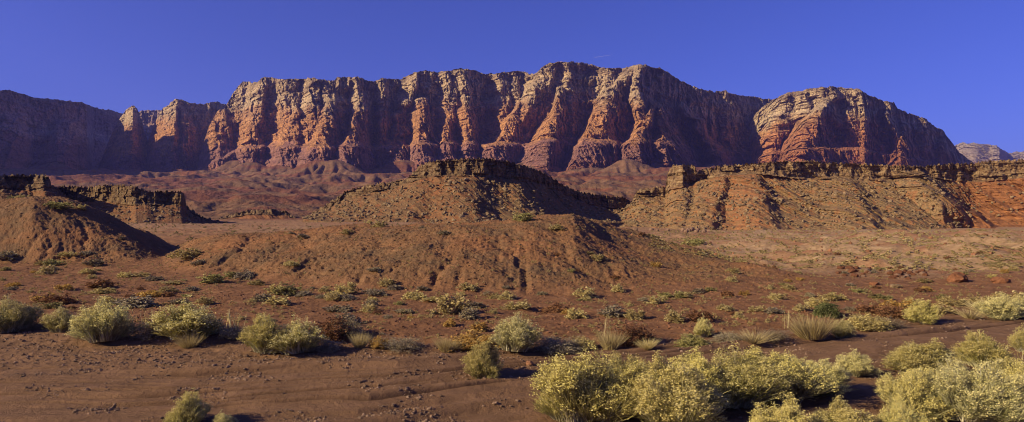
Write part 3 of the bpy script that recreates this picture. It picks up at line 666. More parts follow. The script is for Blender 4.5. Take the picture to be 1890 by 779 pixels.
for i in range(60):
    px = rr.uniform(1545, 1710); w = rr.uniform(5, 9) * (1 + 1.3 * rr.random() ** 3)
    boulder(px, rr.uniform(497, 514) + (px - 1620) * .04, w, w * .55, 'broken red boulder in the low outcrop on the right bench', M_outc if rr.random() < .75 else M_bdark, 50 + i, 'red boulders of the low outcrop', 1)
for i in range(16):
    px = rr.uniform(1170, 1300); w = rr.uniform(5, 12)
    D = rr.uniform(250, 330); x, y, z = place(px, D); py = HY - (z - CH) * F / D
    boulder(px, py + .5, w, w * .75, 'dark boulder on the flat at the foot of the tower rock', M_bdark, 90 + i, 'boulders at the foot of the right mesa', 1)
print('rocks', round(time.time() - T0, 1))

# ------------------------------------------------------------------ plants
def strips(P0, dirs, length, width, curve, nseg, r, taper=.35):
    """n ribbons: P0 (n,3), dirs (n,3) unit; bend downwards by 'curve'"""
    n = len(P0); t = np.linspace(0, 1, nseg + 1)[None, :, None]
    L = length[:, None, None]; c = P0[:, None] + dirs[:, None] * t * L
    c = c + np.array([0, 0, -1.0]) * (curve[:, None, None] * L * t * t)
    side = np.cross(dirs, r.normal(size=(n, 3))); side /= np.linalg.norm(side, axis=1, keepdims=True) + 1e-9
    w = width[:, None, None] * (1 - (1 - taper) * t) * .5
    A = c - side[:, None] * w; B = c + side[:, None] * w
    V = np.stack([A, B], 2).reshape(n, -1, 3); m = V.shape[1]
    k = np.arange(nseg) * 2; f = np.stack([k, k + 1, k + 3, k + 2], -1)
    Fc = (f[None] + (np.arange(n) * m)[:, None, None]).reshape(-1, 4)
    return V.reshape(-1, 3), Fc, c
def petals(C, size, k, spread, r):
    """k little quads round each centre"""
    n = len(C); c = C[:, None] + r.normal(size=(n, k, 3)) * spread
    a = r.normal(size=(n, k, 3)); a /= np.linalg.norm(a, axis=2, keepdims=True)
    b = np.cross(a, r.normal(size=(n, k, 3))); b /= np.linalg.norm(b, axis=2, keepdims=True) + 1e-9
    s = size * r.uniform(.6, 1.3, (n, k, 1))
    V = np.stack([c - a * s, c + b * s, c + a * s, c - b * s], 2).reshape(-1, 3)
    Fc = np.arange(len(V)).reshape(-1, 4); return V, Fc
def cat(L):
    off = 0; Vs = []; Fs = []
    for V, Fc in L: Vs.append(V); Fs.append(Fc + off); off += len(V)
    return np.concatenate(Vs), np.concatenate(Fs)
# unit plants: 1 wide, 1 tall; scaled per copy
def brush_geo(n, seed, head=.028, stemw=.010, k=9, nleaf=7):
    r = np.random.default_rng(seed); nc = 13
    ca = r.uniform(0, 6.28, nc); cq = np.sqrt(np.linspace(.0, 1, nc)) ; cx = np.cos(ca * 1.0 + np.arange(nc) * 2.4) * cq * .34; cy_ = np.sin(ca * 0 + np.arange(nc) * 2.4) * cq * .34
    cx = np.cos(np.arange(nc) * 2.4 + seed) * cq * .34; cy_ = np.sin(np.arange(nc) * 2.4 + seed) * cq * .34
    ch = (1 - .26 * cq ** 2) * r.uniform(.55, 1.14, nc); cr = r.uniform(.11, .20, nc)
    ci = r.integers(0, nc, n); th = r.uniform(0, 6.28, n); q = r.uniform(0, 1, n) ** .55
    tip = np.stack([cx[ci] + np.cos(th) * q * cr[ci], cy_[ci] + np.sin(th) * q * cr[ci], ch[ci] * (1 - .34 * q ** 2) * r.uniform(.76, 1.12, n)], -1)
    low = r.uniform(0, 1, n) < .16; tip[:, 2] = np.where(low, tip[:, 2] * r.uniform(.5, .9, n), tip[:, 2])
    P0 = np.stack([cx[ci] * .45, cy_[ci] * .45, np.zeros(n)], -1) + r.normal(size=(n, 3)) * [.03, .03, 0]
    d = tip - P0; L = np.linalg.norm(d, axis=1); d /= L[:, None]
    out = np.hypot(tip[:, 0], tip[:, 1])
    sv, sf, c = strips(P0, d, L, np.full(n, stemw), .05 + .22 * out * r.uniform(0, 1, n), 3, r)
    tt = r.uniform(.30, .97, (n, nleaf)); idx = np.arange(n)[:, None]
    seg = np.clip((tt * 3).astype(int), 0, 2); fr = tt * 3 - seg
    lp = (c[idx, seg] * (1 - fr[..., None]) + c[idx, seg + 1] * fr[..., None]).reshape(-1, 3)
    ld = np.repeat(d, nleaf, 0) + r.normal(size=(n * nleaf, 3)) * .30; ld /= np.linalg.norm(ld, axis=1, keepdims=True)
    lv, lf, _ = strips(lp, ld, r.uniform(.05, .13, n * nleaf), np.full(n * nleaf, stemw * .9), np.zeros(n * nleaf), 1, r)
    fl = r.uniform(0, 1, n) < .25 + .65 * np.clip((tip[:, 2] - .35) * 3, 0, 1); hc = c[fl, -1]
    hp = np.concatenate([hc, hc + r.normal(size=hc.shape) * [.014, .014, .02]])
    fv, ff = petals(hp, head * .23, int(k * 1.4), head * .52, r)
    return (sv, sf), (lv, lf), (fv, ff)
def tuft_geo(n, seed, w=.012, spread=.5):
    r = np.random.default_rng(seed); th = r.uniform(0, 2 * math.pi, n); q = r.uniform(0, 1, n) ** .6
    P0 = np.stack([np.cos(th) * q * .2, np.sin(th) * q * .2, np.zeros(n)], -1)
    d = np.stack([np.cos(th) * q * spread, np.sin(th) * q * spread, np.ones(n)], -1) + r.normal(size=(n, 3)) * .1
    d /= np.linalg.norm(d, axis=1, keepdims=True)
    v, f, _ = strips(P0, d, r.uniform(.55, 1.08, n), np.full(n, w), r.uniform(0, .22, n), 3, r, .15)
    return v, f
def twig_geo(n, seed, w=.014, k=6, leaf=.028):
    """low rounded twiggy bush: stems that fork plus small leaves"""
    r = np.random.default_rng(seed); th = r.uniform(0, 2 * math.pi, n); ph = np.arccos(r.uniform(.05, 1, n))
    d = np.stack([np.sin(ph) * np.cos(th), np.sin(ph) * np.sin(th), np.cos(ph) * 1.4], -1)
    lob = 1 + .22 * np.sin(3 * th + seed); L = r.uniform(.5, 1.0, n) * .5 * lob
    d /= np.linalg.norm(d, axis=1, keepdims=True); L = L * (1 + .9 * d[:, 2])
    P0 = r.normal(size=(n, 3)) * [.06, .06, 0]
    v1, f1, c = strips(P0, d, L, np.full(n, w), np.full(n, .02), 2, r)
    m = n * 3; b = np.repeat(c[:, 1], 3, 0) * .5 + np.repeat(c[:, 2], 3, 0) * .5; dd = np.repeat(d, 3, 0) + r.normal(size=(m, 3)) * .6; dd /= np.linalg.norm(dd, axis=1, keepdims=True)
    v2, f2, c2 = strips(b, dd, r.uniform(.12, .26, m), np.full(m, w * .6), np.zeros(m), 1, r)
    lv, lf = petals(np.concatenate([c2[:, 1], c2.mean(1)]), leaf, k, .035, r)
    return cat([(v1, f1), (v2, f2)]), (lv, lf)
STEM = mat_leaf('brush_stem', [(.26, .22, .12), (.38, .34, .21), (.46, .43, .30)], .1)
LEAFG = mat_leaf('brush_leaf_green', [(.28, .25, .07), (.37, .33, .105), (.46, .41, .15)], .3)
LEAFS = mat_leaf('brush_leaf_silver', [(.33, .32, .13), (.42, .40, .18), (.50, .47, .24)], .3)
FLOW = mat_leaf('brush_flower', [(.52, .44, .14), (.62, .53, .19), (.70, .61, .26)], .3)
FLOWP = mat_leaf('brush_flower_pale', [(.56, .49, .19), (.66, .58, .25), (.74, .67, .33)], .3)
STRAW = mat_leaf('straw', [(.32, .25, .10), (.48, .39, .18), (.60, .51, .27)], .25)
GREY = mat_leaf('grey_twig', [(.17, .135, .08), (.27, .22, .135), (.36, .30, .20)], .15)
OLIVE = mat_leaf('olive_leaf', [(.17, .155, .05), (.28, .25, .09), (.38, .33, .14)], .25)
RUST = mat_leaf('rust_leaf', [(.13, .06, .03), (.22, .105, .05), (.30, .16, .08)], .25)
ORANGE = mat_leaf('ochre_leaf', [(.30, .17, .04), (.46, .28, .07), (.58, .40, .14)], .3)
BUFF = mat_leaf('buff_leaf', [(.32, .25, .09), (.46, .37, .15), (.60, .50, .24)], .3)
DARKG = mat_leaf('dark_green_leaf', [(.05, .06, .02), (.09, .10, .035), (.15, .15, .07)], .25)
LABELS = {}
def proto_brush(seed, n, leafm, flowm, head=.028, stemw=.009, k=9, nleaf=7):
    (sv, sf), (lv, lf), (fv, ff) = brush_geo(n, seed, head, stemw, k, nleaf=nleaf)
    root = bpy.data.objects.new('rabbitbrush', None); col.objects.link(root)
    mesh_np('stems', sv, sf, STEM, False, root); mesh_np('leaves', lv, lf, leafm, False, root); mesh_np('flowers', fv, ff, flowm, False, root)
    return root
def proto_twig(name, seed, n, stem, leaf, w=.014, k=6, lf_=.028):
    a, b = twig_geo(n, seed, w, k, lf_)
    root = bpy.data.objects.new(name, None); col.objects.link(root)
    mesh_np('twigs', a[0], a[1], stem, False, root); mesh_np('leaves', b[0], b[1], leaf, False, root); return root
def proto_small(name, seed, n, stem, leaf, w=.02, k=4, lf_=.045):
    a, b = twig_geo(n, seed, w, k, lf_); V, Fc = cat([a, b])
    return mesh_np(name, V, Fc, None, False, None, None, [stem, leaf], np.concatenate([np.zeros(len(a[1])), np.ones(len(b[1]))]))
def proto_tuft(name, seed, n, mat, w=.012, spread=.5):
    v, f = tuft_geo(n, seed, w, spread); return mesh_np(name, v, f, mat, False)
def proto_stalks(seed):
    r = np.random.default_rng(seed); n = 11
    P0 = r.normal(size=(n, 3)) * [.10, .08, 0]; d = r.normal(size=(n, 3)) * .07 + [0, 0, 1]; d /= np.linalg.norm(d, axis=1, keepdims=True)
    v, f, c = strips(P0, d, r.uniform(.5, 1.0, n), np.full(n, .022), r.uniform(0, .05, n), 4, r, .4)
    hp = np.concatenate([c[:, -1], c[:, -2], c[:, -1] * .5 + c[:, -2] * .5]); fv, ff = petals(hp, .012, 6, .02, r)
    V, Fc = cat([(v, f), (fv, ff)]); return mesh_np('dry_stalks', V, Fc, STRAW, False)
PROTO = {
 'big0': proto_brush(1, 1500, LEAFG, FLOW, .030, .0075, 9, 9), 'big1': proto_brush(2, 1500, LEAFS, FLOW, .030, .0075, 9, 11), 'big2': proto_brush(3, 1300, LEAFG, FLOW, .034, .008, 10, 8), 'big3': proto_brush(8, 1400, LEAFS, FLOWP, .028, .0075, 8, 12),
 'mid0': proto_brush(4, 700, LEAFG, FLOW, .040, .011, 8, 9), 'mid1': proto_brush(5, 700, LEAFS, FLOWP, .040, .011, 8, 9), 'mid2': proto_brush(6, 650, LEAFG, FLOWP, .045, .012, 8, 9),
 'grey': proto_twig('twiggy_shrub', 11, 220, GREY, GREY, .013, 3, .016), 'olive': proto_twig('twiggy_shrub', 12, 220, GREY, OLIVE, .013, 6, .026),
 'rust': proto_twig('twiggy_shrub', 13, 220, GREY, RUST, .013, 5, .024), 'ochre': proto_twig('twiggy_shrub', 14, 220, STRAW, ORANGE, .013, 6, .026),
 'buff': proto_twig('twiggy_shrub', 15, 220, STRAW, BUFF, .013, 5, .024), 'dark': proto_twig('twiggy_shrub', 16, 240, GREY, DARKG, .013, 7, .028),
 'sbuff': proto_small('low_shrub', 21, 60, STRAW, BUFF), 'sgrey': proto_small('low_shrub', 22, 60, GREY, GREY), 'solive': proto_small('low_shrub', 23, 60, GREY, OLIVE), 'socher': proto_small('low_shrub', 24, 60, STRAW, ORANGE), 'srust': proto_small('low_shrub', 25, 60, GREY, RUST), 'sbuff2': proto_small('low_shrub', 26, 50, STRAW, BUFF),
 'tuft': proto_tuft('grass_tuft', 31, 700, STRAW, .011, .6), 'tuft2': proto_tuft('grass_tuft', 32, 420, STRAW, .018, .75), 'bunch': proto_tuft('grass_tuft', 33, 1300, STRAW, .009, .42),
 'stalk': proto_stalks(41)}
used = set(); SC = dict(rabbitbrush=1.22, twiggy_shrub=1.05, low_shrub=1.1); SH = dict(grass_tuft=1.15, rabbitbrush=1.22, twiggy_shrub=1.1, low_shrub=1.15)
def copy_tree(o, parent=None):
    c = o.copy(); col.objects.link(c)
    if parent: c.parent = parent
    for ch in o.children: copy_tree(ch, c)
    return c
def plant(kind, X, Y, Z, w, h, label, cat_, group=None, rot=None):
    o = PROTO[kind] if kind not in used else copy_tree(PROTO[kind]); used.add(kind)
    o.location = (X, Y, Z - .02); o.scale = (w * SC.get(o.name.split('.')[0], 1), w * .95 * SC.get(o.name.split('.')[0], 1), h * SH.get(o.name.split('.')[0], 1)); o.rotation_euler = (random.uniform(-.13, .13), random.uniform(-.13, .13), random.uniform(0, 6.28) if rot is None else rot)
    tag(o, label, cat_, group); return o
def at(kind, px, py, w, h, label, cat_='shrub', group=None):
    X, Y, Z = hit(px, py); k = Y / F
    return plant(kind, X, Y, Z, w * k, h * k * .9, label, cat_, group)
def atd(kind, px, D, w, top, label, cat_='shrub', group=None):
    """a near plant whose foot is below the frame: given by distance and the photo row of its top"""
    X, Y, Z = place(px, D); h = CH + (HY - top) * D / F - Z
    return plant(kind, X, Y, Z, w * D / F, h, label, cat_, group)
# near thicket
atd('big0', 1085, 12.4, 215, 664, 'large yellow rabbitbrush at the left end of the near thicket, cut by the bottom edge')
atd('big0', 1040, 12.6, 110, 695, 'yellow rabbitbrush bulging from the left foot of the near thicket')
atd('big1', 1165, 13.4, 130, 668, 'greenish rabbitbrush in the dip between the two big yellow clumps of the thicket')
atd('big2', 1250, 11.6, 190, 688, 'golden rabbitbrush leaning over the bottom edge, in front of the thicket')
atd('big0', 1345, 13.4, 190, 655, 'tall yellow rabbitbrush forming the top of the near thicket')
atd('big2', 1280, 12.8, 120, 672, 'rounded golden rabbitbrush on the left shoulder of the tallest yellow one')
atd('big1', 1430, 13.8, 170, 660, 'silvery green rabbitbrush right of the tallest yellow one in the thicket')
atd('big3', 1512, 14.4, 130, 672, 'silver leaved rabbitbrush at the right end of the near thicket, bare stems below')
atd('mid1', 1578, 16.4, 74, 655, 'small pale open rabbitbrush standing apart behind the right end of the thicket')
atd('big2', 1705, 16.3, 138, 640, 'broad golden rabbitbrush on the wash, left one of the pair behind the corner clump')
atd('mid0', 1815, 17.4, 98, 628, 'upright yellow green rabbitbrush on the wash, right one of the pair')
atd('big1', 1700, 12.8, 140, 690, 'silvery yellow rabbitbrush, left one of the bottom right corner clump')
atd('big3', 1800, 12.2, 190, 678, 'large grey green rabbitbrush filling the bottom right corner')
atd('big0', 1885, 13.0, 130, 672, 'yellow rabbitbrush cut by the right edge near the bottom corner')
atd('mid0', 1893, 19.6, 50, 612, 'yellow rabbitbrush tip showing at the right edge, above the corner clump')
atd('big2', 1450, 10.7, 130, 757, 'low golden flower heads peeping over the bottom edge below the thicket')
atd('big2', 1560, 10.8, 150, 762, 'flower tops of a rabbitbrush at the bottom edge, in the shaded gap')
atd('big1', 1660, 10.9, 90, 752, 'small flower tops at the bottom edge, left of the corner clump')
atd('mid0', 344, 12.0, 76, 738, 'small green yellow rabbitbrush alone at the bottom edge, lower left')
atd('mid2', 412, 11.9, 44, 766, 'tiny pale flower tops beside the lone bush at the bottom edge')
# row on the bank
at('mid1', 14, 614, 105, 56, 'pale grey green rabbitbrush cut by the left edge, in the bank row')
at('mid2', 112, 613, 56, 42, 'smaller rabbitbrush second from the left in the bank row')
at('mid1', 192, 630, 122, 66, 'large round yellow tipped rabbitbrush in the bank row, left of the grass tuft')
at('mid2', 345, 626, 135, 62, 'wide rabbitbrush in the bank row, right behind the pale grass tuft')
at('tuft', 350, 642, 50, 31, 'pale straw grass tuft in front of a wide rabbitbrush', 'grass tuft')
at('mid0', 492, 649, 96, 58, 'rabbitbrush at the left half of the long clump in the bank row')
at('mid2', 548, 651, 104, 54, 'rabbitbrush at the right half of the long clump in the bank row')
at('mid1', 948, 648, 105, 58, 'big pale rabbitbrush in the middle of the bank row')
at('mid0', 895, 698, 76, 58, 'small yellow rabbitbrush standing alone on the open wash')
at('bunch', 825, 649, 56, 28, 'pale straw bunch grass left of the big middle rabbitbrush', 'grass tuft')
at('bunch', 664, 641, 44, 28, 'round straw tuft left of the small orange dome', 'grass tuft')
at('ochre', 699, 641, 28, 22, 'small orange brown dome shaped bush in the bank row')
at('grey', 740, 643, 70, 28, 'low grey twiggy bush right of the orange dome')
at('ochre', 872, 641, 80, 30, 'low ochre bush between straw grass and the big middle rabbitbrush')
at('grey', 1030, 644, 90, 26, 'low dark grey bush in shade right of the big middle rabbitbrush')
at('buff', 1078, 642, 34, 20, 'little buff bush right of the dark grey one in the bank row')
at('bunch', 1127, 645, 56, 36, 'pale round grassy dome below tall dry stalks', 'grass tuft')
at('rust', 1166, 634, 64, 42, 'rust red bush behind the pale grassy dome')
at('tuft2', 1196, 643, 38, 22, 'small yellow green tuft right of the rust red bush', 'grass tuft')
at('olive', 1276, 637, 46, 21, 'small olive bush at the edge of the wash')
at('mid2', 1298, 622, 36, 34, 'pale upright bush behind the small olive one')
at('grey', 1345, 629, 56, 18, 'low grey bush right of the pale upright one')
at('tuft2', 1393, 632, 60, 24, 'pale spiky grass clump left of the big straw bush', 'grass tuft')
at('grey', 1428, 625, 44, 20, 'low grey twigs against the left side of the big straw bush')
at('bunch', 1500, 625, 96, 47, 'big straw coloured bunch grass by the wash, right of centre', 'grass tuft')
at('mid2', 1552, 624, 46, 33, 'olive yellow bush tucked against the big straw bunch grass')
at('dark', 1525, 584, 36, 28, 'dark green round bush behind the big straw bunch grass')
at('buff', 1598, 607, 60, 32, 'brownish bush with dry stems left of the yellow green one')
at('grey', 1640, 603, 44, 22, 'low grey brown bush beside the yellow green one on the right')
at('mid0', 1706, 597, 62, 36, 'compact yellow green bush at the wash edge on the right')
at('mid1', 1852, 588, 86, 38, 'pale silvery bush in the far row at the right edge')
at('mid2', 1888, 586, 50, 40, 'greenish bush cut by the right edge, far row')
at('tuft2', 1792, 588, 44, 20, 'straw tuft at the left end of the far right row', 'grass tuft')
at('tuft2', 1822, 580, 70, 32, 'tall straw grass behind the pale silvery bush', 'grass tuft')
at('rust', 1648, 583, 60, 24, 'rust brown bush behind the yellow green one on the right')
at('rust', 612, 622, 70, 42, 'rust brown bush right of the long rabbitbrush clump')
at('grey', 640, 618, 50, 36, 'grey bush against the rust brown one')
at('grey', 598, 646, 56, 24, 'grey twigs at the right foot of the long rabbitbrush clump')
at('grey', 432, 622, 50, 30, 'grey brown bush in the gap left of the long rabbitbrush clump')
at('grey', 275, 622, 50, 30, 'grey twigs in the gap between the two large left rabbitbrushes')
at('grey', 52, 610, 46, 28, 'low grey bush right of the rabbitbrush at the left edge')
for (px, py, w, h, lb) in ((276, 600, 60, 38, 'tall dry stalks behind the row, left of the wide rabbitbrush'), (430, 606, 90, 42, 'tall dry stalks between the wide rabbitbrush and the long clump'), (30, 598, 60, 44, 'tall dry stalks behind the leftmost rabbitbrush'), (1118, 622, 40, 48, 'tall dry stalks over the pale grassy dome'), (560, 608, 70, 30, 'short dry stalks behind the long clump'), (1450, 606, 44, 40, 'dry stalks left of the big straw bunch grass')):
    at('stalk', px, py, w, h, lb, 'dry stalks')
# flats and hill slopes: read off the photograph
FL = 'shrubs on the red flats'; HL = 'shrubs on the hill slopes'
spots = [(35,364,28,9,'solive','h'),(107,384,34,12,'solive','h'),(150,386,16,8,'sbuff','h'),(8,478,34,16,'sgrey','f'),(101,490,28,12,'solive','f'),(127,476,26,9,'sbuff','f'),(163,505,24,9,'sbuff','f'),(173,490,34,13,'sgrey','f'),(80,489,20,10,'sbuff2','f'),(88,506,24,16,'sbuff','f'),
(231,512,20,10,'sbuff','f'),(259,511,34,9,'sbuff2','f'),(284,518,30,9,'sgrey','f'),(25,528,20,7,'socher','f'),(119,536,24,12,'socher','f'),(186,530,38,16,'srust','f'),(194,542,36,10,'sbuff','f'),(85,556,34,14,'socher','f'),(110,562,46,20,'srust','f'),(202,561,34,13,'sbuff','f'),
(279,548,34,12,'socher','f'),(307,540,28,10,'sbuff','f'),(316,523,30,6,'sbuff2','f'),(349,478,44,18,'sbuff','h'),(366,488,24,10,'sgrey','h'),(394,522,40,18,'solive','f'),(427,511,22,10,'solive','h'),(453,514,34,14,'sgrey','f'),(472,526,30,10,'sbuff','f'),(355,536,24,8,'sgrey','f'),
(527,543,46,18,'solive','f'),(487,556,30,16,'sgrey','f'),(515,561,34,14,'sbuff','f'),(600,538,18,9,'sbuff','f'),(617,549,26,12,'sbuff2','f'),(637,542,36,18,'sbuff','f'),(643,554,30,12,'sgrey','f'),(248,566,54,20,'sgrey','f'),(681,576,26,14,'sbuff','f'),(692,545,36,13,'sgrey','f'),
(713,527,26,12,'sbuff','f'),(729,534,22,9,'sgrey','f'),(764,550,34,12,'sbuff','f'),(802,555,46,9,'sbuff2','f'),(700,419,24,10,'sbuff','h'),(867,534,30,11,'sbuff','h'),(836,578,52,32,'sbuff','f'),(867,586,30,20,'sgrey','f'),(831,602,20,14,'socher','f'),(937,552,28,12,'sbuff','f'),
(956,570,40,14,'sbuff','f'),(1026,576,40,16,'srust','f'),(1062,588,30,18,'sbuff','f'),(1082,550,32,18,'sbuff','f'),(1139,538,22,13,'sbuff','h'),(1101,480,26,10,'sbuff','h'),(1126,582,40,20,'sgrey','f'),(1171,588,34,16,'sbuff','f'),(1209,561,24,14,'sbuff','f'),(1026,424,26,9,'sbuff','h'),
(875,567,34,12,'sgrey','f'),(745,577,30,8,'sgrey','f'),(624,574,46,12,'sgrey','f'),(886,610,26,16,'socher','f'),(1247,592,34,18,'sbuff','f'),(1293,592,40,20,'srust','f'),(1265,549,30,10,'sbuff','f'),(1288,540,22,9,'sgrey','f'),(1457,533,20,9,'sbuff','f'),(1432,553,22,10,'sbuff','f'),
(1355,503,20,8,'sbuff','h'),(1539,553,30,12,'sbuff','f'),(1478,573,22,12,'sbuff','f'),(1657,572,50,20,'socher','f'),(1570,574,20,9,'sgrey','f'),(1703,521,24,7,'sbuff','f'),(1585,540,26,9,'solive','f'),(1760,564,40,14,'sbuff','f'),(966,407,30,16,'solive','h'),(640,600,40,24,'sgrey','f'),
(1510,566,34,16,'sbuff','f'),(1430,578,30,12,'sgrey','f'),(1396,575,22,10,'sbuff','f'),(1340,572,26,10,'sbuff','f'),(1605,575,40,14,'srust','f'),(1690,563,30,12,'sbuff','f'),(1738,578,34,14,'sbuff','f'),(1808,562,40,16,'sbuff','f'),(1865,560,44,20,'sbuff','f'),(1282,452,30,12,'solive','h'),
(160,470,20,8,'sgrey','f'),(215,560,24,10,'sgrey','f'),(330,560,30,10,'sgrey','f'),(380,560,30,12,'sbuff','f'),(560,545,26,9,'sgrey','f'),(780,535,22,8,'sgrey','h'),(690,500,22,8,'sgrey','h'),(540,490,26,8,'sbuff','h'),(640,432,20,8,'sbuff','h'),(560,438,20,7,'sgrey','h'),(820,432,18,7,'sgrey','h')]
names = {'sbuff': 'buff', 'sbuff2': 'pale spreading', 'sgrey': 'grey', 'solive': 'olive', 'socher': 'ochre', 'srust': 'rust red'}
special = {(966, 407): 'olive bush standing on the crest of the middle hill', (35, 364): 'dark bush on top of the left hill near the frame edge', (107, 384): 'olive bush just right of the left hilltop', (836, 578): 'largest buff bush on the flats below the middle hill', (110, 562): 'wide rust bush on the left flats behind the row',
           (279, 548): 'bright ochre bush on the left flats', (349, 478): 'pale bush in the gully mouth between the two hills', (394, 522): 'dark olive bush at the left foot of the middle hill', (1282, 452): 'dark bush on the right shoulder of the middle hill'}
for (px, py, w, h, kd, zn) in spots:
    lb = special.get((px, py))
    if lb: at(kd, px, py, w, h * 1.15, lb)
    else: at(kd, px, py, w, h * 1.15, 'small %s shrub on the %s' % (names[kd], 'red flats between the wash and the hills' if zn == 'f' else 'slope of the brown hill'), 'shrub', ('%s ' % names[kd]) + (FL if zn == 'f' else HL))
rr = random.Random(11); cnt = 0
while cnt < 125:
    px = rr.uniform(0, 1890); D = rr.uniform(23, 62)
    X = (px - CX) / F * D
    if D < edge_c(X) + 1.0: continue
    if float(n2(np.array([X / 5]), np.array([D / 5]), 71)[0]) < rr.uniform(-.5, .4): continue
    X, Y, Z = place(px, D); hm = float(G1h(np.array([X]), np.array([Y]))[0])
    if hm > .5 and rr.random() < .72: continue
    kd = rr.choice(['sbuff', 'sbuff', 'sbuff2', 'sgrey', 'sgrey', 'solive', 'socher', 'srust'])
    w = rr.uniform(.25, .6); zn = 'h' if hm > .5 else 'f'
    plant(kd, X, Y, Z, w, w * rr.uniform(.4, .7), 'small %s shrub on the %s' % (names[kd], 'red flats between the wash and the hills' if zn == 'f' else 'slope of the brown hill'), 'shrub', ('%s ' % names[kd]) + (FL if zn == 'f' else HL)); cnt += 1
# ground cover too small to count: dry tufts, and far scrub
def cover(name, P, R, mats, geo, label, seed):
    r = np.random.default_rng(seed); (av, af), (bv, bf) = geo; V0, F0 = cat([(av, af), (bv, bf)]); n = len(P)
    ang = r.uniform(0, 6.28, n); c, s = np.cos(ang)[:, None], np.sin(ang)[:, None]
    sc = R[:, None]; x = V0[None, :, 0] * sc; y = V0[None, :, 1] * sc; z = V0[None, :, 2] * sc * r.uniform(.45, .8, (n, 1))
    V = np.stack([x * c - y * s + P[:, :1], x * s + y * c + P[:, 1:2], z + P[:, 2:3] - .02], -1).reshape(-1, 3)
    Fc = (F0[None] + (np.arange(n) * len(V0))[:, None, None]).reshape(-1, 4)
    mi = np.tile(np.concatenate([np.zeros(len(af)), np.ones(len(bf))]), n)
    tag(mesh_np(name, V, Fc, None, False, None, None, mats, mi), label, 'ground cover', kind='stuff')
P, r_ = scatter(7000, -60, 1960, 21, 66, 15, lambda px, D, X, r: (D > edge_c(X) + .3) & (n2(X / 3, D / 3, 72) > -.1))
cover('dry_tufts', P, r_.uniform(.06, .25, len(P)), [STRAW, BUFF], twig_geo(9, 51, .04, 2, .08), 'tiny dry tufts dotted over the red flats', 15)
P, r_ = scatter(5500, 1200, 1990, 50, 320, 16)
cover('desert_scrub', P, np.exp(r_.uniform(math.log(.25), math.log(.9), len(P))), [STRAW, BUFF], twig_geo(8, 52, .04, 2, .09), 'pale scrub dotted over the bench below the right mesa', 16)
P, r_ = scatter(700, 0, 1100, 70, 330, 17)
cover('desert_scrub', P, np.exp(r_.uniform(math.log(.3), math.log(1.0), len(P))), [GREY, OLIVE], twig_geo(8, 53, .04, 2, .09), 'olive scrub dotted over the ground behind the hills', 17)
print('plants', round(time.time() - T0, 1))

# ------------------------------------------------------------------ contrail, a thin frozen plume high in the sky
def contrail():
    D = 30000.0; pts = []
    for px, py, w in ((1097, 106, .9), (1105, 105, 1.0), (1118, 103, .8), (1131, 101, .35)):
        pts.append(((px - CX) / F * D, D, CH + (HY - py) * D / F, w * D / F * .5))
    V = []; k = 8
    for x, y, z, r in pts:
        for a in range(k): V.append((x, y + r * math.cos(a * 2 * math.pi / k), z + r * math.sin(a * 2 * math.pi / k)))
    Fc = [[i * k + a, i * k + (a + 1) % k, (i + 1) * k + (a + 1) % k, (i + 1) * k + a] for i in range(3) for a in range(k)]
    s = N('contrail_ice'); s.done((.85, .85, .9))
    tb = s.n('ShaderNodeBsdfTransparent'); mx = s.n('ShaderNodeMixShader'); mx.inputs[0].default_value = .12
    s.l(tb.outputs[0], mx.inputs[1]); s.l(s.b.outputs[0], mx.inputs[2]); s.l(mx.outputs[0], s.t.nodes['Material Output'].inputs['Surface'])
    tag(mesh_np('contrail', np.array(V), np.array(Fc), s.m), 'short thin white vapour trail in the blue sky above the highest cliff', 'contrail')
contrail()

# ------------------------------------------------------------------ haze
def haze(density, color, aniso=.2):
    import bmesh
    me = bpy.data.meshes.new('haze'); bm = bmesh.new(); bmesh.ops.create_cube(bm, size=1.0)
    x0, x1, y0, y1, z0, z1 = -9000, 9000, -60, 9500, -8, 1150
    for v in bm.verts: v.co = (x1 if v.co.x > 0 else x0, y1 if v.co.y > 0 else y0, z1 if v.co.z > 0 else z0)
    bm.to_mesh(me); bm.free(); o = bpy.data.objects.new('haze', me); col.objects.link(o); tag(o, kind='stuff')
    m = bpy.data.materials.new('haze_air'); m.use_nodes = True; t = m.node_tree; t.nodes.clear()
    out = t.nodes.new('ShaderNodeOutputMaterial'); pv = t.nodes.new('ShaderNodeVolumePrincipled')
    pv.inputs['Color'].default_value = (*color, 1); pv.inputs['Density'].default_value = density; pv.inputs['Anisotropy'].default_value = aniso
    t.links.new(pv.outputs[0], out.inputs['Volume']); me.materials.append(m)
HAZE = 0.000045
if HAZE: haze(HAZE, (.34, .34, 1.0))

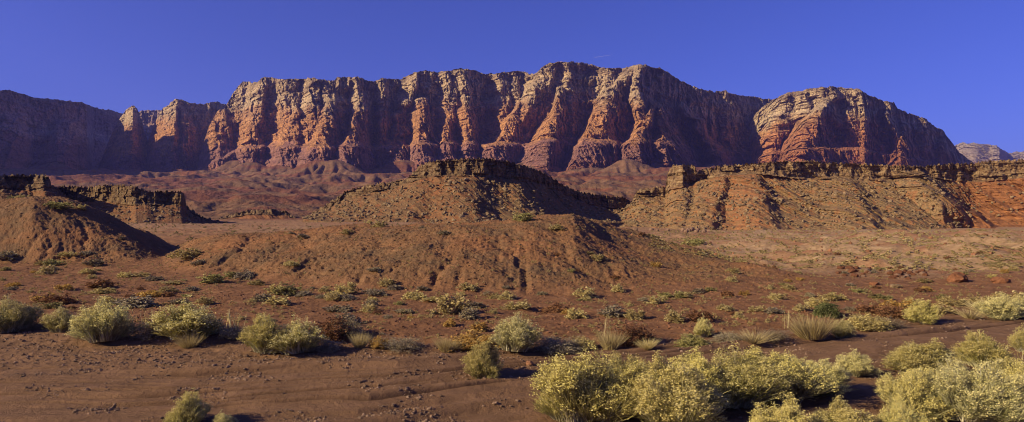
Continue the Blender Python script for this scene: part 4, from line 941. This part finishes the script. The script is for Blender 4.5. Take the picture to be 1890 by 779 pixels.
# ------------------------------------------------------------------ sun, sky, camera
EL = math.radians(25.5); AZF = math.radians(23)     # the sun stands to the left, a little on the camera's side
sd = (-math.cos(EL) * math.cos(AZF), -math.cos(EL) * math.sin(AZF), math.sin(EL))
sl = bpy.data.lights.new('sun', 'SUN'); sl.energy = 5.0; sl.angle = math.radians(.53); sl.color = (1, .81, .50)
so = bpy.data.objects.new('sun', sl); col.objects.link(so)
from mathutils import Vector
so.rotation_euler = Vector(sd).to_track_quat('Z', 'Y').to_euler()
w = bpy.data.worlds.new('World'); scene.world = w; w.use_nodes = True; t = w.node_tree
sky = t.nodes.new('ShaderNodeTexSky'); sky.sky_type = 'NISHITA'; sky.sun_disc = False
sky.sun_elevation = EL; sky.sun_rotation = math.atan2(sd[0], sd[1]) % (2 * math.pi); sky.altitude = 1200; sky.air_density = 1.0; sky.dust_density = 2.0; sky.ozone_density = 3.0
bg = t.nodes['Background']; bg.inputs['Strength'].default_value = .10
mul = t.nodes.new('ShaderNodeMix'); mul.data_type = 'RGBA'; mul.blend_type = 'MULTIPLY'; mul.inputs[0].default_value = 1
mul.inputs[7].default_value = (.31, .335, .93, 1)
t.links.new(sky.outputs[0], mul.inputs[6]); t.links.new(mul.outputs[2], bg.inputs['Color'])
cam = bpy.data.cameras.new('camera'); co = bpy.data.objects.new('camera', cam); col.objects.link(co)
co.location = (0, 0, CH); co.rotation_euler = (math.radians(90), 0, 0)
cam.sensor_width = 36; cam.lens = F / 1890 * 36; cam.shift_y = (HY - 389.5) / 1890; cam.clip_start = .5; cam.clip_end = 60000
scene.camera = co
vs = scene.view_settings; vs.view_transform = 'Standard'; vs.look = 'None'; vs.exposure = 0.52; vs.gamma = 1; vs.use_curve_mapping = False
cy = scene.cycles; cy.use_denoising = True; cy.max_bounces = 5; cy.diffuse_bounces = 2; cy.transparent_max_bounces = 6; cy.volume_bounces = 0; cy.filter_width = 1.0; cy.use_adaptive_sampling = True; cy.adaptive_threshold = 0.006
print('done', round(time.time() - T0, 1), len(bpy.data.objects))
